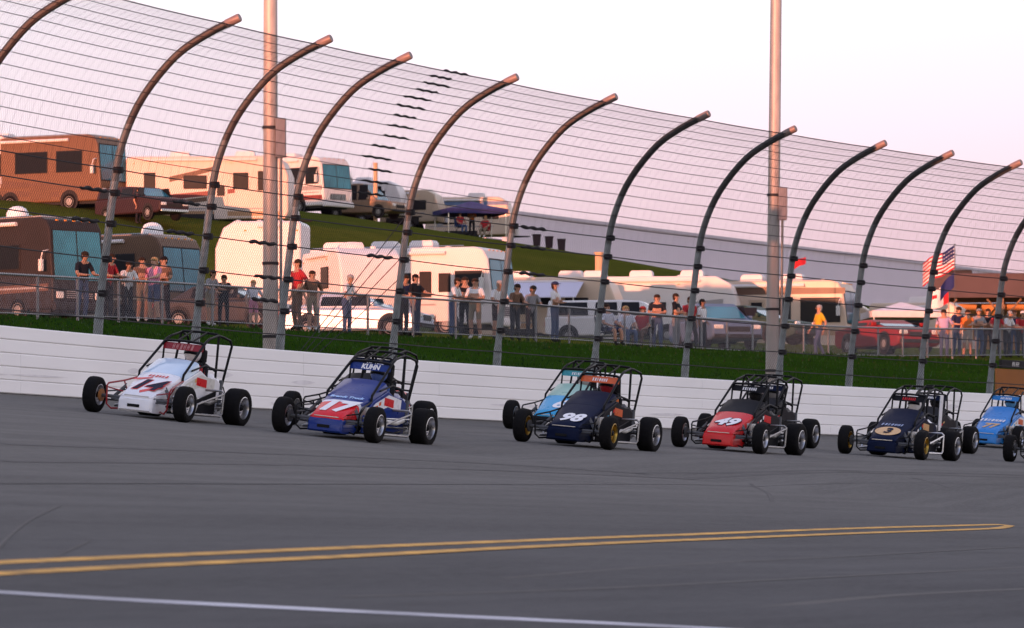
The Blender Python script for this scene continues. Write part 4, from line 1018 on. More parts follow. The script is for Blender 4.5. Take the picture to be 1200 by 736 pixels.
mb = MB(); mb.add([(-2.6, -1.26, 2.75), (1.9, -1.26, 2.75), (1.9, -3.3, 2.05), (-2.6, -3.3, 2.05), (-2.6, -1.26, 2.79), (1.9, -1.26, 2.79), (1.9, -3.3, 2.09), (-2.6, -3.3, 2.09)], [(0, 1, 2, 3), (7, 6, 5, 4), (0, 4, 5, 1), (1, 5, 6, 2), (2, 6, 7, 3), (3, 7, 4, 0)]); aw = mb.build('awning', mat('awning_lavender', (0.58, 0.55, 0.66), .7), tr_g)
for x in (-2.5, 1.8):
    mb = MB(); mb.tube([(x, -3.28, 0), (x, -3.28, 2.06)], .025, 6); mb.build('awning_pole', chrome, aw)
trailer('long pale fifth-wheel trailer parked behind the white pickup truck', 864, 238, 6, 7.2, 3.4, m=rv_white, fifth=True, windows=[(-1.6, 2.0, 1.0, .6), (.2, 2.0, .6, .5)], stripes=[(-3.4, 1.0, 1.1, 1.2, stripe_g), (1.6, 3.0, 2.0, 2.2, stripe_g)], acs=(-2.6, -.6, 1.6), group=GT)
motorhome('orange-lit tan motorhome with a dark doorway right of the right light pole', 993, 240, 17, 6.6, 3.35, rv_cream, rv_tan, [(-1.9, 2.1, .75, .66), (.5, 2.1, .5, .95), (2.1, 2.05, 1.7, 1.0)], -.75, [(-3.2, 3.2, .95, .95, stripe_o), (-3.2, 3.2, 2.75, 2.75, stripe_b)], acs=(-1.2, .6), group=GM)
trailer('small cream trailer beside the flagpole', 1131, 250, 14, 4.4, 2.75, 2.2, m=rv_cream, windows=[(0, 1.7, 1.0, .6)], acs=(0,), group=GT)
GC = 'cars parked behind the fence'
road_car('pickup_truck', 'white crew-cab pickup truck with a bed cap parked broadside', 'pickup truck', 728, 222, R(-10), mat('paint_pearl_white', (.74, .70, .68), .5, var=.04, spec=.25), 5.9, 1.78, 'pickup', GC)
road_car('parked_car', 'pale blue sedan in front of the long white motorhome', 'car', 418, 175, R(-14), mat('paint_pale_blue_metallic', (.50, .56, .66), .3, metal=.2,  var=.04), 4.6, 1.42, 'sedan', GC)
road_car('parked_car', 'dark blue sport utility vehicle facing the track with pale headlights', 'car', 838, 192, R(-72), mat('paint_slate_blue', (.10, .15, .24), .5, var=.04, spec=.25), 4.5, 1.62, 'suv', GC)
road_car('parked_car', 'low red car behind the spectator fence under the white canopy', 'car', 1040, 200, R(-62), mat('paint_bright_red', (.26, .012, .012), .5, var=.04, spec=.25), 4.4, 1.25, 'sedan', GC)
road_car('parked_car', 'dark car parked between the bronze motorhome and the white trailer', 'car', 268, 178, R(-20), mat('paint_charcoal', (.035, .035, .04), .5, var=.04, spec=.25), 4.6, 1.45, 'sedan', GC)

# upper row on the hill
GU = 'motorhomes on the hill'; GV = 'trailers on the hill'
trailer('white trailer cut off by the left edge on the hill', 15, 279, 4, 7.5, 3.4, m=rv_white, windows=[(2.4, 2.1, .7, .7)], door=1.2, stripes=[(-3.4, 3.4, 1.2, 1.2, stripe_r)], group=GV)
motorhome('bronze motorhome with long dark side windows on the hill at upper left', 118, 276, 30, 9.0, 3.75, mat('gelcoat_copper', (0.15, 0.08, 0.045), .4, var=.06, ), rv_bronze, [(2.6, 2.45, 1.5, 1.0), (.3, 2.45, 1.9, 1.0), (-2.4, 2.45, 1.6, .95)], None, [(-4.5, 4.0, 1.5, .9, stripe_b), (-4.5, 2.0, .9, .7, stripe_b)], acs=(-2.2,), roof_m=stripe_g, group=GU)
road_car('pickup_truck', 'dark pickup truck between the two big vehicles on the hill', 'pickup truck', 166, 273, R(-48), mat('paint_dark_brown', (.035, .016, .018), .5, var=.04, spec=.25), 5.2, 1.7, 'pickup', 'vehicles parked on the hill')
trailer('big cream fifth-wheel trailer with dark awning arms on the hill', 338, 277, 5, 8.2, 3.75, 2.45, m=mat('gelcoat_peach', (.66, .52, .44), .35, var=.05, scale=1), fifth=False, windows=[(1.7, 2.5, .7, .75), (3.0, 2.5, .8, .9), (-2.9, 2.5, .5, .8), (-.6, 2.45, 1.1, .6)], door=.7, stripes=[(-4.4, 3.8, .75, .75, stripe_o), (-4.0, 0, .98, 1.5, stripe_b), (-1.9, .3, 2.45, 3.0, stripe_b), (-2.6, 1.4, 1.5, 1.9, stripe_r)], acs=(-1.5, 1.8), group=GV)
motorhome('white motorhome with blue windscreen on the hill right of the left light pole', 379, 318, 40, 9.0, 3.3, rv_white, None, [(3.6, 2.2, .9, .9), (2.2, 2.2, 1.1, .9), (-1.0, 2.2, 1.2, .8)], None, [(-4.4, 4.4, .8, .8, stripe_r), (-4.4, 4.4, 1.35, 1.35, stripe_g)], acs=(-1.5, 1.0), group=GU)
trailer('small white trailer on the hill behind the cable splices', 470, 326, 10, 4.8, 2.6, 2.3, m=rv_white, windows=[(1.0, 1.7, .8, .6), (-1.0, 1.7, .6, .5)], door=0, stripes=[(-2.2, 2.2, .85, .85, stripe_r)], group=GV)
trailer('tan folding camper on the hill beside the blue canopy', 514, 329, 12, 3.6, 2.5, 2.2, m=rv_tan, windows=[(.6, 1.6, .8, .5)], acs=(), group=GV)
trailer('cream trailer on the hill behind the blue canopy', 598, 334, 8, 5.2, 2.9, 2.4, m=rv_cream, windows=[(1.4, 1.9, .9, .6), (-1.2, 1.9, .9, .6)], acs=(0.4,), stripes=[(-2.5, 2.5, 2.4, 2.4, mat('blue_stripe', (.10, .16, .30), .4))], group=GV)

road_car('parked_van', 'tan van parked on the hill right of the white motorhome', 'van', 428, 323, R(-30), mat('paint_tan_van', (.30, .20, .13), .5, var=.05), 4.8, 2.05, 'suv', 'vehicles parked on the hill')
road_car('parked_car', 'dark green car parked behind the rail left of the tan motorhome', 'car', 880, 205, R(-30), mat('paint_dark_green', (.03, .06, .05), .5, var=.05), 4.6, 1.45, 'sedan', GC)
trailer('small orange-lit trailer behind the yellow-shirted man and the canopy', 1022, 252, 12, 3.6, 2.7, 2.2, m=rv_tan, windows=[(.6, 1.7, .8, .6)], acs=(0,), group=GT)

# canopies
def canopy(label, px, d, w, h, m, rz=0.2, frame=None):
    q = spot(px, d); o = thing('canopy_tent', label, 'canopy', q, rz, 'pop-up canopies')
    for sx in (-1, 1):
        for sy in (-1, 1):
            mb = MB(); mb.tube([(sx * w * .48, sy * w * .48, -.3), (sx * w * .48, sy * w * .48, h)], .03, 6); mb.build('leg', frame or chrome, o, smooth=True)
    mb = MB(); a = w / 2 + .05; t = h + w * .15
    P = [(-a, -a, h), (a, -a, h), (a, a, h), (-a, a, h)]
    vs_ = P + [(x * .5, y * .5, h + (t - h) * .42) for x, y, _ in P] + [(0, 0, t)] + [(x, y, z - .28) for x, y, z in P]
    fs_ = [(i, (i + 1) % 4, 4 + (i + 1) % 4, 4 + i) for i in range(4)] + [(4 + i, 4 + (i + 1) % 4, 8) for i in range(4)] + [(9 + i, 9 + (i + 1) % 4, (i + 1) % 4, i) for i in range(4)]
    mb.add(vs_, fs_); r_ = mb.build('roof', m, o); sd = r_.modifiers.new('thickness', 'SOLIDIFY'); sd.thickness = .012
    return o
canopy('navy blue pop-up canopy with people under it on the hill', 551, 327, 3.6, 1.5, mat('canvas_navy', (.035, .035, .13), .8), .25)
canopy('white pop-up canopy behind the low red car', 1056, 243, 3.0, 2.05, mat('canvas_white', (.70, .66, .68), .8), .1)

# long grandstand beyond the motorhomes, its ribbed back cladding turned to the track
ga = Vector((-0.2, 425.0)); gdir = Vector((0.44, 0.898)).normalized(); gs = thing('grandstand', 'long haze-tinted grandstand wall of ribbed panels far behind the motorhomes', 'grandstand', (ga.x, ga.y, 6.0), math.atan2(gdir.y, gdir.x))
rib = MB(); PW = 4.0; GH_ = 19.7
prof_r = []
for k in range(12):
    x0 = PW * k / 12
    prof_r += [(x0 + .01, 0), (x0 + PW / 24, 0), (x0 + PW / 24 + .03, -.05), (x0 + PW / 12 - .03, -.05)]
prof_r += [(PW - .006, 0)]
pv_ = [(x, y, z) for x, y in prof_r for z in (0, GH_)] + [(.01, .12, 0), (.01, .12, GH_), (PW - .006, .12, 0), (PW - .006, .12, GH_)]
nr_ = len(prof_r); rib.add(pv_, [(2 * i, 2 * i + 2, 2 * i + 3, 2 * i + 1) for i in range(nr_ - 1)] + [(2 * nr_, 2 * nr_ + 2, 2 * nr_ + 3, 2 * nr_ + 1), (1, 2 * nr_ + 1, 2 * nr_ + 3, 2 * nr_ - 1)])
rme = rib.mesh('cladding_panel'); rme.materials.append(mat('hazy_cladding', (0.82, 0.72, 0.79), 0.7, var=.06, scale=.4))  # mauve distance haze is put into the cladding colour
for k in range(34):
    o = link('cladding_panel', rme, gs); o.location = (k * PW, 0, 0)
for k in range(34):
    mb = MB(); mb.box((k * PW, .35, GH_ * .5), (.25, .4, GH_)); mb.build('column', mat('grandstand_steel', (.62, .54, .60), .6), gs)
mb = MB(); mb.box((17 * PW, .1, GH_ + .12), (34 * PW, .5, .24)); mb.build('top_beam', MATS['grandstand_steel'], gs)
for k in range(9):
    mb = MB(); mb.box((17 * PW, 1.2 + k * 1.5, GH_ - .8 - k * 1.1), (34 * PW, 1.4, .18)); mb.build('seating_tier', MATS['grandstand_steel'], gs)

# open pavilion with a deep roof at the right edge
q = spot(1215, 262); pv = thing('pavilion', 'open pavilion with a deep dark roof at the right edge', 'pavilion', q, R(-6))
mb = MB(); mb.extrude([(-5.0, 3.15), (-5.1, 4.15), (-4.8, 4.3), (4.8, 4.3), (5.1, 4.15), (5.0, 3.15)], -2.6, 2.6); mb.build('roof', mat('roof_brown', (.085, .06, .062), .7, var=.15, scale=2), pv, bevel=.03)
for x in (-4.6, -1.6, 1.6, 4.6):
    for y in (-2.3, 2.3):
        mb = MB(); mb.box((x, y, 1.4), (.18, .18, 3.6)); mb.build('post', mat('timber_post', (.22, .14, .09), .7), pv, bevel=.01)
mb = MB(); mb.box((0, 2.42, 1.4), (9.2, .08, 3.4)); mb.build('back_wall', mat('sunlit_wall_orange', (.50, .25, .09), .65, var=.15, scale=1.5), pv)  # orange evening light is put into the back wall colour
for x in (-3, 0, 3):
    mb = MB(); mb.tube([(x - 1.5, -2.3, 2.2), (x - .7, -2.3, 3.1)], .05, 6); mb.tube([(x + 1.5, -2.3, 2.2), (x + .7, -2.3, 3.1)], .05, 6); mb.build('brace', MATS['timber_post'], pv)
for x in (-3.6, 2.2):
    mb = MB(); mb.box((x, 0, 4.42), (1.1, .8, .3)); mb.build('roof_vent', trim_d, pv, bevel=.03)

# orange board behind the wall at the right edge
t_o = t_of_px(1196, -2.0); p_o = curve(t_o, -2.2); ob = thing('orange_board', 'orange plywood board behind the wall at the right edge', 'board', (p_o.x, p_o.y, height(p_o.x, p_o.y)), math.atan2(tangent(t_o).y, tangent(t_o).x))
mb = MB(); mb.box((0, 0, 1.05), (1.7, .06, .9)); mb.build('panel', mat('orange_plywood', (.42, .15, .035), .6, var=.12, scale=3), ob, bevel=.008)
for x in (-.7, .7):
    mb = MB(); mb.box((x, .06, .75), (.08, .08, 1.5)); mb.build('stake', MATS['timber_post'], ob)
mb = MB(); mb.box((0, -.01, 1.62), (1.3, .09, .2)); mb.build('top_strip', trim_d, ob, bevel=.01)
mk = letter_marks(4, .12, 2); mk.materials.append(lamp_g); lm = link('lettering', mk, ob); lm.location = (0, -.06, 1.62); lm.rotation_euler = (R(90), 0, 0)

# flags
def flag_mesh(w, h, cols, seed, sag=.35, stars=False):
    """cloth hanging from its hoist edge at x=0, flying to -x; cols(u, v) gives the material index"""
    n, k = 26, 26; mb = MB(); r_ = random.Random(seed); ph = r_.uniform(0, 6)
    def P(u, v):
        return (-u * w * .86, .10 * w * math.sin(u * 7 + v * 1.4 + ph) * min(1, u * 2), v * h - sag * w * u * (1 + .25 * u) + .03 * w * math.sin(u * 9 + ph))
    vs_ = [P(i / n, j / k) for i in range(n + 1) for j in range(k + 1)]
    for i in range(n):
        for j in range(k):
            mb.f.append((i * (k + 1) + j, (i + 1) * (k + 1) + j, (i + 1) * (k + 1) + j + 1, i * (k + 1) + j + 1)); mb.m.append(cols((i + .5) / n, (j + .5) / k))
    mb.v = vs_
    return mb
fr, fwht, fb = mat('flag_red', (.50, .02, .03), .8), mat('flag_white', (.75, .73, .73), .8), mat('flag_navy', (.02, .03, .13), .8)
def usa(u, v):
    if u < .40 and v > 6 / 13: return 2 if not ((int(u / .40 * 22) % 4 == 1) and (int((v - 6 / 13) / (7 / 13) * 14) % 4 == 2)) else 1
    return 0 if int(v * 13) % 2 == 0 else 1
fq = spot(1119, 236); fp = thing('flagpole', 'thin flagpole flying a striped flag over a navy one at right', 'flagpole', fq)
mb = MB(); mb.tube([(0, 0, -.3), (0, 0, 4.7)], .018, 8); mb.ball((0, 0, 4.74), .04, 8, 6); mb.build('pole', galv_d, fp, smooth=True)
o = flag_mesh(1.55, 1.0, usa, 3).build('flag', [fr, fwht, fb], fp, smooth=True, fix=False); o.location = (-.03, 0, 3.65); o['label'] = 'red and white striped flag with a starred navy canton'
o = flag_mesh(.85, .62, lambda u, v: 2 if u < .8 else 1, 5, .75).build('flag', [fr, fwht, fb], fp, smooth=True, fix=False); o.location = (-.03, 0, 2.95); o['label'] = 'limp navy flag'
fq = spot(1112, 240); fp2 = thing('flagpole', 'low pole with a white and red flag below the striped one', 'flagpole', fq)
mb = MB(); mb.tube([(0, 0, -.3), (0, 0, 3.1)], .016, 8); mb.build('pole', galv_d, fp2, smooth=True)
o = flag_mesh(1.1, .8, lambda u, v: 0 if (u < .25 or .55 < v < .75) else 1, 8, .30).build('flag', [fr, fwht, fb], fp2, smooth=True, fix=False); o.location = (-.02, 0, 2.35)
fq = spot(926, 236); fp3 = thing('flagpole', 'short pole with a small red pennant above the tan motorhome', 'flagpole', fq)
mb = MB(); mb.tube([(0, 0, 0), (0, 0, 4.05)], .016, 8); mb.build('pole', galv_d, fp3, smooth=True)
o = flag_mesh(.75, .3, lambda u, v: 0, 9, -.30).build('flag', [fr, fwht, fb], fp3, smooth=True, fix=False); o.location = (.02, 0, 3.6); o.rotation_euler = (0, 0, math.pi)

# posts and bins on the hill
def marker(label, px, d, h, r):
    q = spot(px, d); o = thing('marker_post', label, 'post', q)
    mb = MB(); mb.tube([(0, 0, -.3), (0, 0, h)], r, 10); mb.build('shaft', mat('timber_pale', (.55, .36, .22), .7), o, smooth=True)
    mb = MB(); mb.lathe([(.01, h), (r * 1.25, h), (r * 1.25, h + .06), (.01, h + .08)], (0, 0, 0), 'z', 10); mb.build('cap', MATS['timber_pale'], o, smooth=True)
marker('tall thin timber post on the hill behind the cable splices', 440, 322, 3.3, .13)
marker('stout timber post standing in front of the grassy ridge', 702, 246, 4.6, .18)
for i, px in enumerate((629, 643.5, 658)):
    q = spot(px, 327); o = thing('trash_bin', ('left', 'middle', 'right')[i] + ' one of three small dark bins on the grassy ridge', 'bin', q, group='bins on the ridge')
    mb = MB(); mb.loft([[Vector((x * k, y * k, z)) for x, y in ((-.24, -.24), (.24, -.24), (.24, .24), (-.24, .24))] for z, k in ((0, .85), (.6, 1.0))]); mb.build('body', mat('bin_brown', (.05, .03, .035), .6), o, bevel=.02)
    mb = MB(); mb.box((0, 0, .64), (.54, .54, .08)); mb.build('lid', MATS['bin_brown'], o, bevel=.02)
# ------------------------------------------------------------------ people
SKIN = [mat('skin_tanned', (.42, .22, .14), .55, var=.06), mat('skin_fair', (.52, .30, .21), .55, var=.06), mat('skin_brown', (.22, .11, .07), .55, var=.06)]
HAIR = {'brown': mat('hair_brown', (.035, .02, .012), .7), 'blond': mat('hair_blond', (.36, .22, .09), .7), 'grey': mat('hair_grey', (.30, .28, .27), .7), 'black': mat('hair_black', (.012, .010, .010), .7)}
def cloth(name, c): return mat('cloth_' + name, c, .85, var=.14, scale=9, bump=.25, bscale=30)
CL = dict(red=(.42, .025, .03), white=(.70, .67, .66), pink=(.62, .24, .34), black=(.014, .014, .017), yellow=(.62, .36, .02), lavender=(.46, .34, .50), orange=(.60, .15, .03), grey=(.26, .25, .26), blue=(.05, .09, .24), brown=(.15, .085, .055), jeans=(.055, .085, .17), khaki=(.24, .19, .13), dark=(.02, .02, .026), navy=(.018, .024, .07), stone=(.36, .32, .27), palewhite=(.62, .62, .68))
CLM = {k: cloth(k, v) for k, v in CL.items()}
SHOE = mat('shoe_dark', (.03, .027, .026), .6); SHOEW = mat('shoe_white', (.6, .58, .56), .6)
def skeleton(pose, r_):
    """joints of a 1.75 m figure facing +x"""
    j = lambda a: r_.uniform(-a, a)
    S_ = dict(pel=(0, 0, .95), spi=(.01, 0, 1.12), che=(.0, 0, 1.32), nek=(.0, 0, 1.50), hed=(.02, 0, 1.60), top=(.01, 0, 1.70))
    for s, n in ((1, 'l'), (-1, 'r')):
        S_['sho' + n] = (0, .19 * s, 1.41); S_['elb' + n] = (-.03 + j(.04), (.26 + j(.02)) * s, 1.13); S_['wri' + n] = (.06 + j(.05), (.25 + j(.03)) * s, .88); S_['han' + n] = (.09, .25 * s, .80)
        S_['hip' + n] = (0, .095 * s, .91); S_['kne' + n] = (.03 + j(.03), (.11 + j(.015)) * s, .50); S_['ank' + n] = (-.01 + j(.03), (.12 + j(.03)) * s, .085); S_['toe' + n] = (.14, (.14 + j(.02)) * s, .035)
    def arm(n, e, w, h): S_['elb' + n] = e; S_['wri' + n] = w; S_['han' + n] = h
    if pose == 'lean':            # forearms on the rail
        S_.update(che=(.07, 0, 1.30), nek=(.10, 0, 1.47), hed=(.15, 0, 1.57), top=(.16, 0, 1.67), shol=(.07, .19, 1.39), shor=(.07, -.19, 1.39))
        arm('l', (.16, .27, 1.14), (.40, .20, 1.11), (.48, .18, 1.11)); arm('r', (.16, -.27, 1.14), (.40, -.18, 1.11), (.48, -.16, 1.11))
    elif pose == 'cross':
        arm('l', (.08, .27, 1.16), (.22, -.02, 1.20), (.23, -.10, 1.20)); arm('r', (.08, -.27, 1.15), (.24, .04, 1.15), (.25, .12, 1.16))
    elif pose == 'hip':
        arm('l', (-.10, .38, 1.16), (.06, .21, 1.00), (.11, .17, .96))
    elif pose == 'raise':
        arm('r', (.14, -.30, 1.35), (.26, -.16, 1.56), (.27, -.12, 1.62))
    elif pose == 'reach':
        arm('l', (.20, .24, 1.22), (.44, .20, 1.18), (.52, .19, 1.17))
    elif pose == 'walk':
        S_.update(knel=(.18, .10, .52), ankl=(.16, .11, .09), toel=(.31, .12, .04), kner=(-.02, -.10, .50), ankr=(-.22, -.11, .13), toer=(-.10, -.12, .035))
        arm('l', (-.14, .25, 1.15), (-.06, .26, .91), (-.03, .26, .83)); arm('r', (.06, -.25, 1.14), (.22, -.23, .94), (.27, -.22, .87))
    elif pose in ('sit', 'drive'):
        zc = -.45
        for k in ('pel', 'spi', 'che', 'nek', 'hed', 'top', 'shol', 'shor', 'hipl', 'hipr'):
            x, y, z = S_[k]; S_[k] = (x - .05 - (.10 * (z - .95)), y, z + zc)
        for s, n in ((1, 'l'), (-1, 'r')):
            S_['kne' + n] = (.40, .13 * s, .50); S_['ank' + n] = (.42, .13 * s, .09); S_['toe' + n] = (.57, .14 * s, .04)
            arm(n, (.05, .27 * s, .70), (.30, .20 * s, .62), (.38, .18 * s, .60))
        if pose == 'drive':
            for s, n in ((1, 'l'), (-1, 'r')):
                S_['kne' + n] = (.42, .11 * s, .60); S_['ank' + n] = (.80, .10 * s, .50); S_['toe' + n] = (.90, .10 * s, .58)
                arm(n, (.14, .25 * s, .78), (.36, .12 * s, .92), (.42, .09 * s, .93))
    return S_
CH = [('pel', 'spi'), ('spi', 'che'), ('che', 'nek'), ('nek', 'hed'), ('hed', 'top')] + [p for n in 'lr' for p in (('che', 'sho' + n), ('sho' + n, 'elb' + n), ('elb' + n, 'wri' + n), ('wri' + n, 'han' + n), ('pel', 'hip' + n), ('hip' + n, 'kne' + n), ('kne' + n, 'ank' + n), ('ank' + n, 'toe' + n))]
RADII = dict(pel=(.165, .13), spi=(.155, .12), che=(.175, .125), nek=(.058, .058), hed=(.082, .095), top=(.055, .065), sho=(.075, .075), elb=(.050, .050), wri=(.029, .029), han=(.034, .020), hip=(.10, .10), kne=(.072, .072), ank=(.055, .055), toe=(.042, .034))
PEOPLE = []
def person(label, px, d, face, pose, top, legs, hair='brown', shorts=False, sleeves=False, size=1.0, hat=None, skin=0, heavy=1.0, place_=None, helmet=None, group=None, seat_z=0):
    PEOPLE.append(dict(label=label, px=px, d=d, face=face, pose=pose, top=top, legs=legs, hair=hair, shorts=shorts, sleeves=sleeves, size=size, hat=hat, skin=skin, heavy=heavy, place=place_, helmet=helmet, group=group, seat_z=seat_z))
def build_people():
    r_ = random.Random(21); tmp = []
    for P in PEOPLE:
        S_ = skeleton(P['pose'], r_); P['S'] = S_
        names = list(S_); me = bpy.data.meshes.new('body'); me.from_pydata([S_[n] for n in names], [(names.index(a), names.index(b)) for a, b in CH], [])
        o = bpy.data.objects.new('tmp', me); COL.objects.link(o)
        o.modifiers.new('skin', 'SKIN'); sb = o.modifiers.new('sub', 'SUBSURF'); sb.levels = 1; sb.render_levels = 1
        sv = me.skin_vertices[0].data
        for i, n in enumerate(names):
            k = n if n in RADII else n[:-1]; a, b = RADII[k]; hv = P['heavy'] if k in ('pel', 'spi', 'che', 'hip') else 1
            if k in ('pel', 'spi', 'che'): sv[i].radius = (b * hv, a * hv) if False else (a * hv, b * hv)
            else: sv[i].radius = (a * hv, b * hv)
            sv[i].use_root = (n == 'pel')
        tmp.append(o)
    dg = bpy.context.evaluated_depsgraph_get(); dg.update()
    for P, o in zip(PEOPLE, tmp): P['mesh'] = bpy.data.meshes.new_from_object(o.evaluated_get(dg))
    for o in tmp:
        m_ = o.data; bpy.data.objects.remove(o); bpy.data.meshes.remove(m_)
    for P in PEOPLE: finish(P)
def seg_dist(p, a, b):
    ab = b - a; t = max(0, min(1, (p - a).dot(ab) / max(1e-9, ab.length_squared))); return (p - (a + ab * t)).length, t
def finish(P):
    S_ = {k: Vector(v) for k, v in P['S'].items()}; me = P['mesh']
    sk = SKIN[P['skin']]; tm = CLM[P['top']] if isinstance(P['top'], str) else P['top']; lm_ = CLM[P['legs']] if isinstance(P['legs'], str) else P['legs']
    # hands: palm, four unequal curled fingers and a thumb, part of the body mesh
    mb = MB(); mb.v = [tuple(v.co) for v in me.vertices]; mb.f = [tuple(f.vertices) for f in me.polygons]; nb = len(mb.f)
    for n in 'lr':
        w_, h_ = S_['wri' + n], S_['han' + n]; dr = (h_ - w_).normalized(); s = 1 if n == 'l' else -1
        side = Vector((1, 0, 0)) if abs(dr.x) < .6 else Vector((0, -s, 0))
        side = (side - dr * side.dot(dr)).normalized(); nr = dr.cross(side)
        b = h_ + dr * .015
        for k, (off, ln) in enumerate(((.027, .072), (.009, .080), (-.009, .075), (-.026, .058))):
            a0 = b + side * off; bend = nr * (.35 * (1 if nr.dot(Vector((0, -s, -.3))) > 0 else -1))
            p1 = a0 + dr * ln * .5; p2 = p1 + (dr + bend).normalized() * ln * .32; p3 = p2 + (dr + bend * 2.2).normalized() * ln * .25
            mb.tube([a0 - dr * .01, p1, p2, p3], [.0095, .009, .008, .0065], 5)
        a0 = w_.lerp(h_, .55) + side * .026; mb.tube([a0, a0 + side * .022 + dr * .025, a0 + side * .026 + dr * .055], [.012, .011, .008], 5)
    me2 = bpy.data.meshes.new('body'); me2.from_pydata(mb.v, [], mb.f); bpy.data.meshes.remove(me); me = me2
    glove = P['helmet'] is not None
    mats_ = [tm, lm_, sk if not glove else CLM['black'], SHOE if P['legs'] != 'khaki' else SHOEW]
    for m_ in mats_: me.materials.append(m_)
    segs = [(a, b, S_[a], S_[b]) for a, b in CH]
    for i, f in enumerate(me.polygons):
        f.use_smooth = True
        if i >= nb: f.material_index = 2; continue
        c = f.center; best = min(segs, key=lambda q: seg_dist(c, q[2], q[3])[0]); t = seg_dist(c, best[2], best[3])[1]; a, b = best[0][:3], best[1][:3]
        mi = 0
        if (a, b) in (('nek', 'hed'), ('hed', 'top')): mi = 2
        elif (a, b) == ('che', 'nek'): mi = 2 if t > .72 else 0
        elif (a, b) == ('sho', 'elb'): mi = 0 if (P['sleeves'] or t < .72) else 2
        elif (a, b) == ('elb', 'wri'): mi = 0 if P['sleeves'] else 2
        elif (a, b) == ('wri', 'han'): mi = 2
        elif (a, b) == ('hip', 'kne'): mi = 1 if (not P['shorts'] or t < .85) else 2
        elif (a, b) == ('kne', 'ank'): mi = 1 if not P['shorts'] else (2 if t < .86 else 3)
        elif (a, b) == ('ank', 'toe'): mi = 3
        elif (a, b) == ('pel', 'hip'): mi = 1
        elif (a, b) == ('pel', 'spi'): mi = 1 if t < .12 else 0
        f.material_index = mi
    if P['place'] is not None:
        loc, M = P['place']; o = thing('person', P['label'], 'person', loc, 0, P['group']); o.rotation_euler = M.to_euler(); o.scale = (P['size'],) * 3
    else:
        q = spot(P['px'], P['d']); q.z += P['seat_z']; o = thing('person', P['label'], 'person', q, P['face'], P['group']); o.scale = (P['size'],) * 3
    link('body', me, o)
    H_ = S_['hed']; T_ = S_['top']; up = (T_ - H_).normalized(); c = H_ + up * .03; fx = Vector((1, 0, 0)); fx = (fx - up * fx.dot(up)).normalized(); fy = up.cross(fx)
    FM = Matrix((fx, fy, up)).transposed().to_4x4(); FM.translation = c
    def loc_build(mb, name, m, parent):
        for i, v in enumerate(mb.v): mb.v[i] = tuple(FM @ Vector(v))
        return mb.build(name, m, parent, smooth=True)
    if P['helmet'] is not None:
        mb = MB(); mb.ball((0, 0, .03), (.145, .130, .150), 16, 10); he = loc_build(mb, 'helmet', P['helmet'], o)
        mb = MB(); n = 9
        vs_ = [(.150 * math.cos(a) , .136 * math.sin(a), z) for z in (-.01, .065) for a in [(-1.1 + 2.2 * i / (n - 1)) for i in range(n)]]
        mb.add(vs_, [(i, i + 1, i + 1 + n, i + n) for i in range(n - 1)]); v_ = loc_build(mb, 'visor', glass_d, he); v_.modifiers.new('thickness', 'SOLIDIFY').thickness = .006
    else:
        eye_m = mat('eye_dark', (.05, .02, .02), .5)
        for nm, c_, rr_, m_ in (('nose', (.098, 0, -.01), (.018, .015, .024), sk), ('ear', (0, .092, 0), (.022, .014, .032), sk), ('ear', (0, -.092, 0), (.022, .014, .032), sk), ('eye', (.088, .034, .025), (.010, .014, .009), eye_m), ('eye', (.088, -.034, .025), (.010, .014, .009), eye_m), ('mouth', (.084, 0, -.052), (.008, .026, .006), eye_m)):
            mb = MB(); mb.ball(c_, rr_, 8, 6); loc_build(mb, nm, m_, o)
        if P['hat']:
            mb = MB(); mb.ball((-.004, 0, .05), (.112, .104, .09), 14, 8, z0=-.1, z1=1.0); ca = loc_build(mb, 'cap', P['hat'], o)
            mb = MB(); mb.slab([(.09, -.075, .055), (.16, -.055, .045), (.185, 0, .042), (.16, .055, .045), (.09, .075, .055)], (0, 0, 1), .008); loc_build(mb, 'peak', P['hat'], ca)
        hm = HAIR[P['hair']]; mb = MB(); long = P['hair'] == 'blond'
        mb.ball((-.022, 0, .045), (.100, .104, .088 if not P['hat'] else .06), 14, 8, z0=-.35, z1=1.0); 
        mb.ball((-.045, 0, -.02), (.072, .095, .09), 12, 8)
        if long: mb.ball((-.065, 0, -.10), (.055, .085, .14), 12, 8)
        loc_build(mb, 'hair', hm, o)
    return o
def camp_chair(label, px, d, rz, m):
    q = spot(px, d); o = thing('camp_chair', label, 'chair', q, rz, 'folding chairs at the fence')
    for s in (1, -1):
        for a, b in (((-.25, 0), (.25, .45)), ((.25, 0), (-.25, .45))):
            mb = MB(); mb.tube([(a[0], s * .28, a[1]), (b[0], s * .28, b[1])], .012, 6); mb.build('leg', trim_d, o, smooth=True)
        mb = MB(); mb.tube([(-.22, s * .28, .40), (-.34, s * .27, .92)], .012, 6); mb.build('back_post', trim_d, o, smooth=True)
        mb = MB(); mb.box((.0, s * .30, .64), (.46, .06, .03)); mb.build('armrest', trim_d, o, bevel=.01)
    mb = MB(); mb.slab([(.24, -.27, .44), (.24, .27, .44), (-.22, .27, .40), (-.22, -.27, .40)], (0, 0, 1), .015); mb.build('seat', m, o)
    mb = MB(); mb.slab([(-.23, -.27, .46), (-.23, .27, .46), (-.335, .265, .90), (-.335, -.265, .90)], (1, 0, .2), .015); mb.build('backrest', m, o)
    return o
GP = 'spectators at the fence'
D = lambda px, k=0.9: rail_d(px) + k                  # just behind the rail
TRK = R(-75)                                          # looking down at the track
capm = lambda n, c: mat('cap_' + n, c, .8)
person('person in a red shirt at the rail between the two left motorhomes', 126, D(126, 1.6), R(-30), 'lean', 'red', 'dark', 'brown', group=GP)
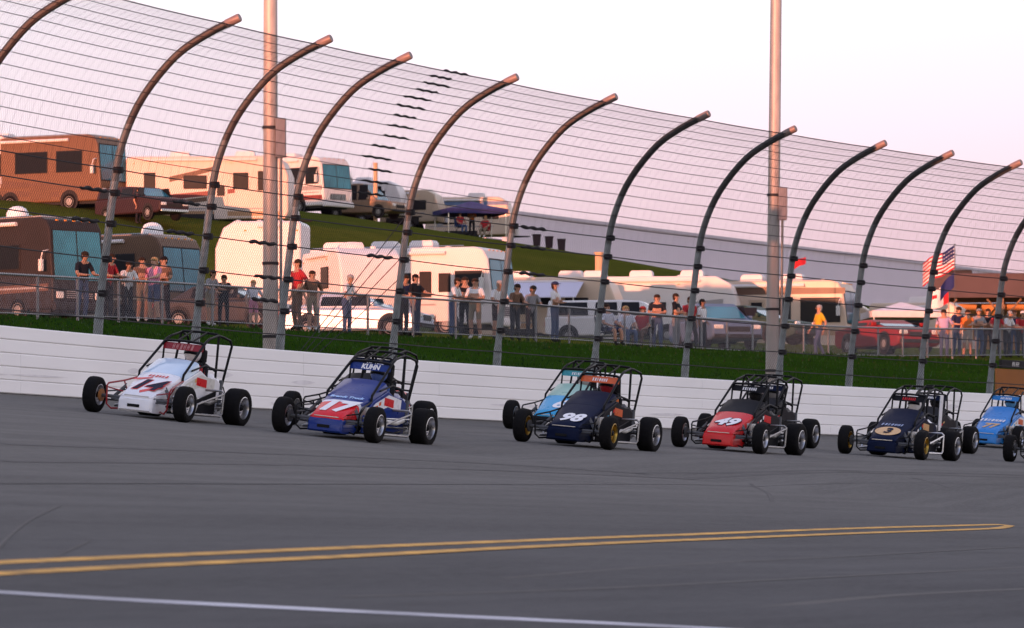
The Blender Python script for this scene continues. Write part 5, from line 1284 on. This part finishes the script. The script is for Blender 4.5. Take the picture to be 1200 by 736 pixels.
person('person in a white shirt sitting low by the rail left of the pink shirt', 149, D(149), R(-60), 'lean', 'white', 'dark', 'brown', size=.90, skin=0, group=GP)
person('blond woman in a pink shirt and denim shorts at the rail', 181, D(181), R(-120), 'reach', 'pink', 'jeans', 'blond', shorts=True, size=.98, skin=1, group=GP)
person('person in brown with arms crossed just left of the blond woman', 167, D(167, 1.9), R(-70), 'cross', 'brown', 'khaki', 'brown', shorts=True, size=.98, group=GP)
person('person in a grey shirt bending over the rail right of the second fence post', 246, D(246), R(-40), 'lean', 'grey', 'khaki', 'brown', shorts=True, size=.86, group=GP)
person('child in a pale top and pink skirt left of the light pole', 297, D(297), R(-70), 'hip', 'palewhite', 'pink', 'blond', shorts=True, size=.74, skin=1, group=GP)
person('tall man in a bright red shirt and dark trousers right of the light pole', 349, D(349, 2.4), R(-150), 'hip', 'red', 'brown', 'brown', size=1.12, heavy=1.06, group=GP)
person('person in a white shirt and jeans by the pale blue sedan', 406, D(406, 7), R(-30), 'lean', 'white', 'jeans', 'grey', group=GP)
person('man in a black shirt leaning on the rail in front of the long motorhome', 487, D(487), R(-30), 'reach', 'black', 'navy', 'black', heavy=1.12, group=GP)
person('man in a white shirt and jeans, leftmost of the three white shirts', 531, D(531), R(-20), 'lean', 'white', 'jeans', 'brown', hat=None, group=GP)
person('man in a white shirt and khaki shorts, middle of the three white shirts', 557, D(557), R(-100), 'cross', 'white', 'khaki', 'brown', shorts=True, heavy=1.05, group=GP)
person('man in a white shirt with dark shorts, rightmost of the three white shirts', 583, D(583), R(-60), 'lean', 'white', 'dark', 'grey', shorts=True, group=GP)
person('person in brown leaning on the rail right of the white shirts', 603, D(603), R(-50), 'lean', 'brown', 'dark', 'brown', size=.96, group=GP)
person('man in a white shirt and long blue jeans standing alone left of the pickup', 650, D(650), R(-20), 'cross', 'white', 'jeans', 'brown', size=1.03, hat=capm('navy', (.02, .03, .08)), group=GP)
person('seated person in a pale grey shirt in front of the pickup', 714, D(714), R(-50), 'sit', 'palewhite', 'navy', 'brown', shorts=True, group=GP)
camp_chair('folding chair under the person in pale grey in front of the pickup', 713, D(713), R(-50), CLM['navy'])
person('seated person in a light blue shirt left of the red-shirted sitter', 735, D(735, 1.5), R(-70), 'sit', 'palewhite', 'jeans', 'blond', skin=1, group=GP)
camp_chair('folding chair under the sitter in light blue', 734, D(734, 1.5), R(-70), CLM['blue'])
person('seated person in a dark red shirt in front of the pickup doors', 752, D(752), R(-110), 'sit', 'red', 'brown', 'brown', hat=capm('red', (.3, .03, .03)), group=GP)
camp_chair('folding chair under the sitter in dark red', 753, D(753), R(-110), CLM['black'])
person('man in a black shirt standing at the front of the pickup', 792, D(792), R(-20), 'cross', 'black', 'grey', 'brown', size=1.03, group=GP)
person('person in a dark red shirt right behind the sixth fence post', 809, D(809, 1.4), R(-60), 'walk', 'red', 'dark', 'brown', group=GP)
person('person in a white shirt by the dark blue vehicle', 823, D(823), R(-30), 'hip', 'white', 'dark', 'black', size=.97, skin=2, group=GP)
person('man in a yellow shirt and jeans walking in front of the tan motorhome', 960, D(960), R(-160), 'walk', 'yellow', 'jeans', 'grey', heavy=1.06, size=1.02, group=GP)
person('man in a lavender shirt and jeans standing by the flagpole', 1106, D(1106), R(-80), 'hip', 'lavender', 'jeans', 'brown', heavy=1.1, group=GP)
person('man in a dark blue shirt behind the lavender shirt', 1121, D(1121, 2.5), R(-60), 'lean', 'navy', 'jeans', 'brown', size=1.06, group=GP)
person('person in an orange shirt and stone shorts near the pavilion', 1134, D(1134), R(-110), 'reach', 'orange', 'stone', 'brown', shorts=True, group=GP)
person('person in a grey shirt and jeans beside the orange shirt', 1147, D(1147, 1.2), R(-60), 'cross', 'grey', 'jeans', 'brown', size=1.02, hat=capm('grey', (.2, .2, .2)), group=GP)
person('person in a red shirt behind the last tall fence post', 1167, D(1167, 1.2), R(-70), 'lean', 'red', 'dark', 'brown', group=GP)
person('person in a white shirt leaning on the rail at far right', 1180, D(1180), R(-40), 'lean', 'white', 'dark', 'grey', group=GP)
person('person in a dark red shirt cut off by the right edge', 1196, D(1196), R(-60), 'lean', 'red', 'dark', 'brown', hat=capm('pale', (.55, .5, .48)), group=GP)
person('person in a dark top at the rail near the left edge', 96, D(96, 1.2), R(-50), 'lean', 'dark', 'jeans', 'brown', group=GP)
person('person in maroon standing behind the blond woman', 192, D(192, 2.6), R(-120), 'cross', 'brown', 'dark', 'black', size=1.02, group=GP)
person('person in dark clothes crouching beside the grey-shirted one at the rail', 262, D(262, 1.2), R(-80), 'lean', 'dark', 'dark', 'brown', size=.8, group=GP)
person('person in brown shorts just right of the red-shirted man', 366, D(366, 1.5), R(-60), 'hip', 'brown', 'khaki', 'brown', shorts=True, size=.95, group=GP)
person('person in navy behind the man in black at the rail', 472, D(472, 2.0), R(-50), 'lean', 'navy', 'dark', 'brown', group=GP)
person('person in black between two white-shirted men', 545, D(545, 2.4), R(-80), 'cross', 'black', 'dark', 'brown', size=1.02, group=GP)
person('person in a grey shirt left of the lone man in jeans', 622, D(622, 1.4), R(-60), 'lean', 'grey', 'dark', 'brown', size=.95, hat=capm('black', (.02, .02, .02)), group=GP)
person('person in dark clothes behind the chairs in front of the pickup', 770, D(770, 2.4), R(-90), 'cross', 'dark', 'jeans', 'brown', group=GP)
person('person in dark clothes behind the red shirt near the pavilion', 1158, D(1158, 2.2), R(-80), 'cross', 'dark', 'dark', 'brown', size=1.02, group=GP)
person('person in a navy top between the white shirt and the right edge', 1188, D(1188, 2.0), R(-80), 'hip', 'navy', 'jeans', 'brown', group=GP)
GH = 'people on the hill'
person('person in red sitting under the navy canopy, left', 540, 325.2, R(-60), 'sit', 'red', 'jeans', 'brown', group=GH)
person('person in orange standing under the navy canopy', 553, 326.5, R(-90), 'cross', 'orange', 'dark', 'brown', size=.95, group=GH)
person('person in red sitting under the navy canopy, right', 568, 325.5, R(-110), 'sit', 'red', 'khaki', 'blond', group=GH)
person('person in dark clothes standing beside the dark pickup on the hill', 162, 272, R(-40), 'hip', 'black', 'dark', 'brown', group=GH)
camp_chair('folding chair at left under the navy canopy', 540, 325.2, R(-60), CLM['blue']); camp_chair('folding chair at right under the navy canopy', 568, 325.5, R(-110), CLM['red'])
# drivers, belted into the cars
HEL = {'14': ('white', (.75, .74, .74)), '17': ('blue_white', (.10, .16, .42)), '17b': ('black', (.02, .02, .022)), '98': ('dark_red', (.25, .02, .03)), '6': ('silver', (.5, .5, .52)), '49': ('black', (.02, .02, .022)), '49b': ('grey', (.25, .25, .27)), '3': ('white', (.75, .74, .74)), '3b': ('black', (.02, .02, .022)), '77': ('sky', (.12, .34, .62)), 'last': ('black', (.02, .02, .022))}
SUIT = {'14': 'red', '17': 'blue', '98': 'orange', '3': 'white', '77': 'navy'}
WHO = {'14': 'white number 14 car', '17': 'blue number 17 car', '17b': 'dark car mostly hidden by the blue one', '98': 'navy car with gold rims and orange visor', '6': 'cyan car', '49': 'red-nosed number 49 car', '49b': 'black car mostly hidden by the red-nosed one', '3': 'navy car with the tan oval on its hood', '3b': 'black car beside the bright blue one', '77': 'bright blue number 77 car', 'last': 'car cut off at the right edge'}
for k, (co_, M_) in cars.items():
    loc = Vector(co_.location) + M_ @ Vector((-.64, 0, -.18))
    person('helmeted driver strapped into the ' + WHO[k], 0, 0, 0, 'drive', SUIT.get(k, 'black'), SUIT.get(k, 'black'), sleeves=True, helmet=mat('helmet_' + HEL[k][0], HEL[k][1], .2, var=.05, coat=.5), place_=(loc, M_), group='drivers in the race cars')
build_people()
